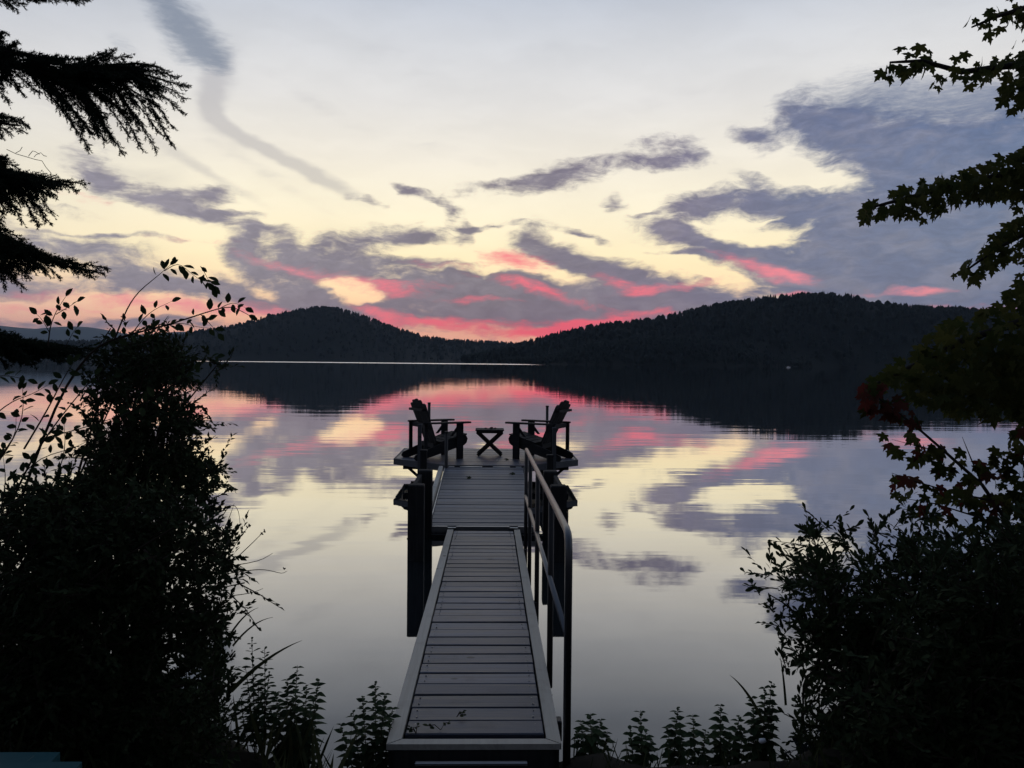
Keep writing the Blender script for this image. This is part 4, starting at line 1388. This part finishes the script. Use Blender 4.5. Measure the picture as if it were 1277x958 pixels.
# grass along the bank
g = random.Random(88)
GL = []
for k in range(900):
    if k < 420: x, y = g.uniform(-2.3, -.50), g.uniform(2.3, 3.6)
    else: x, y = g.choice((g.uniform(-.5, 3.0), g.uniform(.42, 2.4))), g.uniform(2.6, 3.55)
    if -.46 < x < .36 and y > 3.1: continue
    ln = g.uniform(.06, .17) if k >= 420 else g.uniform(.10, .30)
    if -.6 < x < 1.3: ln = min(ln, .10)
    GL.append((Vector((x, y, ground_z(x, y)-.01)), Vector((g.uniform(-.5, .6), g.uniform(-.4, .4), 1)), rvec(g), ln))
o = leaf_mass('grass', (BLADE[0]*np.array([1.6, 1, 1]), BLADE[1]), GL, M_BLADE, None, (0, 0, 0))

# ------------------------------------------------------------------ small things lying about
gm = gang.rotation_euler.to_matrix()


def on_gang(x, y, z): return Vector((GX, GY0, GZ0))+gm @ Vector((x, y, z))


def debris(name, label, cat, x, y, n, spread, size, m, seed, tmpl=OVAL):
    g = random.Random(seed)
    e = thing(name, on_gang(x, y, .002), label, cat)
    for k in range(n):
        a = g.uniform(0, 6.28)
        p0, p1 = Vector((0, 0, .004)), Vector((math.cos(a)*spread, math.sin(a)*spread*.6, .012+.02*g.random()))
        mb = MB().tube([p0, (p0+p1)/2+Vector((0, 0, .014)), p1], [.0018, .0016, .001], 4)
        mb.build('stem', M_TWIG, e)
        leaf_parts('leaf', tmpl, [(p0.lerp(p1, f), Vector((math.cos(a+s_), math.sin(a+s_), .35)), Vector((0, -.3, 1))+rvec(g)*.5, size*g.uniform(.7, 1.2)) for f, s_ in ((.5, .8), (.75, -.8), (1, 0))], m, e, (0, 0, 0))


debris('weed_sprig', 'dark weed sprig lying on the near left planks of the gangway', 'weed', -.150, .135, 3, .055, .026, M_LEAF_DARK, 61)
debris('weed_tuft', 'small weed tuft lying on the second plank of the gangway', 'weed', -.085, .27, 2, .030, .026, M_LEAF_DARK, 62)
debris('leaf_litter', 'dark leaf litter caught in the near left corner of the gangway planks', 'litter', -.255, .10, 4, .030, .018, M_LEAF_DARK, 63)


def fallen_leaf(px, py, Y, z, label, seed, size=.07):
    g = random.Random(seed)
    p = at(px, py, Y)
    e = thing('fallen_leaf', (p.x, Y, z), label, 'leaf', 'fallen leaves on the dock')
    leaf_parts('blade', MAPLE, [((0, 0, .004), Vector((g.uniform(-1, 1), g.uniform(-.4, .4), .15)), Vector((0, -.3, 1)), size)], M_LEAF_DARK, e, (0, 0, 0))
    MB().tube([(0, 0, .004), (-.02, .012, .012), (-.035, .03, .008)], .0013, 4).build('stalk', M_TWIG, e)


def ramp_z(y): return RZ+(y-RY)*.237/R_L


fallen_leaf(587, 594, 10.48, ramp_z(10.48)+.004, 'small dark fallen leaf on the left half of the ramp', 71)
fallen_leaf(642, 590, 10.75, ramp_z(10.75)+.004, 'small dark fallen leaf by the foot of the handrail on the ramp', 72, .08)
fallen_leaf(634, 574, 11.85, PZ+.004, 'small dark fallen leaf on the platform in front of the right chair', 73)

# a few cones left on the folding table
for k, (x, sz) in enumerate(((.03, .030), (.085, .020), (-.06, .016))):
    e = thing('pine_cone', (tb.location.x+x, 12.40+.03*k, PZ+.418), ('largest dark cone on the folding table', 'middle sized dark cone at the right of the folding table', 'smallest dark cone at the left of the folding table')[k], 'cone', 'cones on the folding table')
    mb = MB().tube([(-sz, 0, sz*.5), (-sz*.4, 0, sz*.62), (sz*.4, 0, sz*.6), (sz, 0, sz*.5)], [sz*.25, sz*.5, sz*.42, sz*.1], 8)
    mb.build('body', M_BARK, e, smooth=True)
    for q in range(7):
        a = q*.9
        mb = MB().tube([(-sz*.6+q*sz*.18, 0, sz*.6), (-sz*.6+q*sz*.18+.004, math.cos(a)*sz*.3, sz*.6+abs(math.sin(a))*sz*.75)], [sz*.12, sz*.03], 4)
        mb.build('scale', M_BARK, e)

# teal painted bench whose end shows in the lower left corner
M_TEAL = mat('teal_paint', (.012, .06, .068), .5, 0, .2)[0]
bz = .62
p = at(75, 938, 2.36)
bn = thing('garden_bench', (p.x, 2.36, ground_z(p.x, 2.3)), 'teal painted wooden bench at the lower left corner of the view', 'bench')
h = p.z-bn.location.z
h2 = at(90, 950, 2.238).z-bn.location.z
MB().prism([(-1.4, 0), (0, 0), (.012, -.115), (-1.4, -.115)], h-.028, h, axis='z').build('seat_plank', M_TEAL, bn)
MB().prism([(-1.4, -.122), (.125, -.122), (.135, -.24), (-1.4, -.24)], h2-.028, h2, axis='z').build('seat_plank', M_TEAL, bn)
for x in (-.09, -1.25):
    MB().box((x, -.12, (h2-.030)/2-.03), (.06, .20, h2-.030+.06), bev=.004).build('leg', M_TEAL, bn)
MB().box((-.65, -.12, h-.075), (1.2, .05, .07)).build('stretcher', M_TEAL, bn)

# pale stone step below the gangway and a small white pebble by the herbs
M_STONE = mat('pale_stone', (.30, .30, .31), .85, 0, .2)
_m, _n, _b = M_STONE
_n.put(_b.inputs['Base Color'], _n.mix(_n.sm(_n.noise(_n.n('ShaderNodeTexCoord').outputs['Object'], 14, 5, .6), .35, .7), (.20, .20, .21), (.40, .40, .41)))
M_STONE = _m
p = at(521, 962, 3.16)
st = thing('step_stone', (p.x, 3.13, p.z-.03), 'flat pale stone half hidden at the bottom edge below the gangway', 'stone')
MB().prism([(-.05, -.20), (.04, -.22), (.055, -.05), (.03, .03), (-.03, .028), (-.06, -.03)], -.06, .03, axis='z').build('slab', M_STONE, st)
p = at(951, 922, 3.45)
pb = thing('pebble', (p.x, 3.45, p.z-.012), 'small white pebble at the foot of the rounded shrub', 'pebble')
MB().tube([(-.016, 0, 0), (-.010, 0, .004), (.008, .002, .005), (.016, 0, 0)], [.003, .012, .011, .003], 8).build('body', mat('white_pebble', (.7, .7, .7), .7)[0], pb, smooth=True)


# ------------------------------------------------------------------ evening haze over the lake
def haze(density):
    mb = MB().box((0, 7700, 348), (32600, 16400, 701))
    m = bpy.data.materials.new('evening_haze')
    m.use_nodes = True
    nt = m.node_tree
    nt.nodes.clear()
    v = nt.nodes.new('ShaderNodeVolumePrincipled')
    v.inputs['Color'].default_value = (.66, .82, 1, 1)
    v.inputs['Density'].default_value = density
    o = nt.nodes.new('ShaderNodeOutputMaterial')
    nt.links.new(v.outputs[0], o.inputs['Volume'])
    tag(mb.build('haze', m), kind='stuff')


haze(4.2e-5)
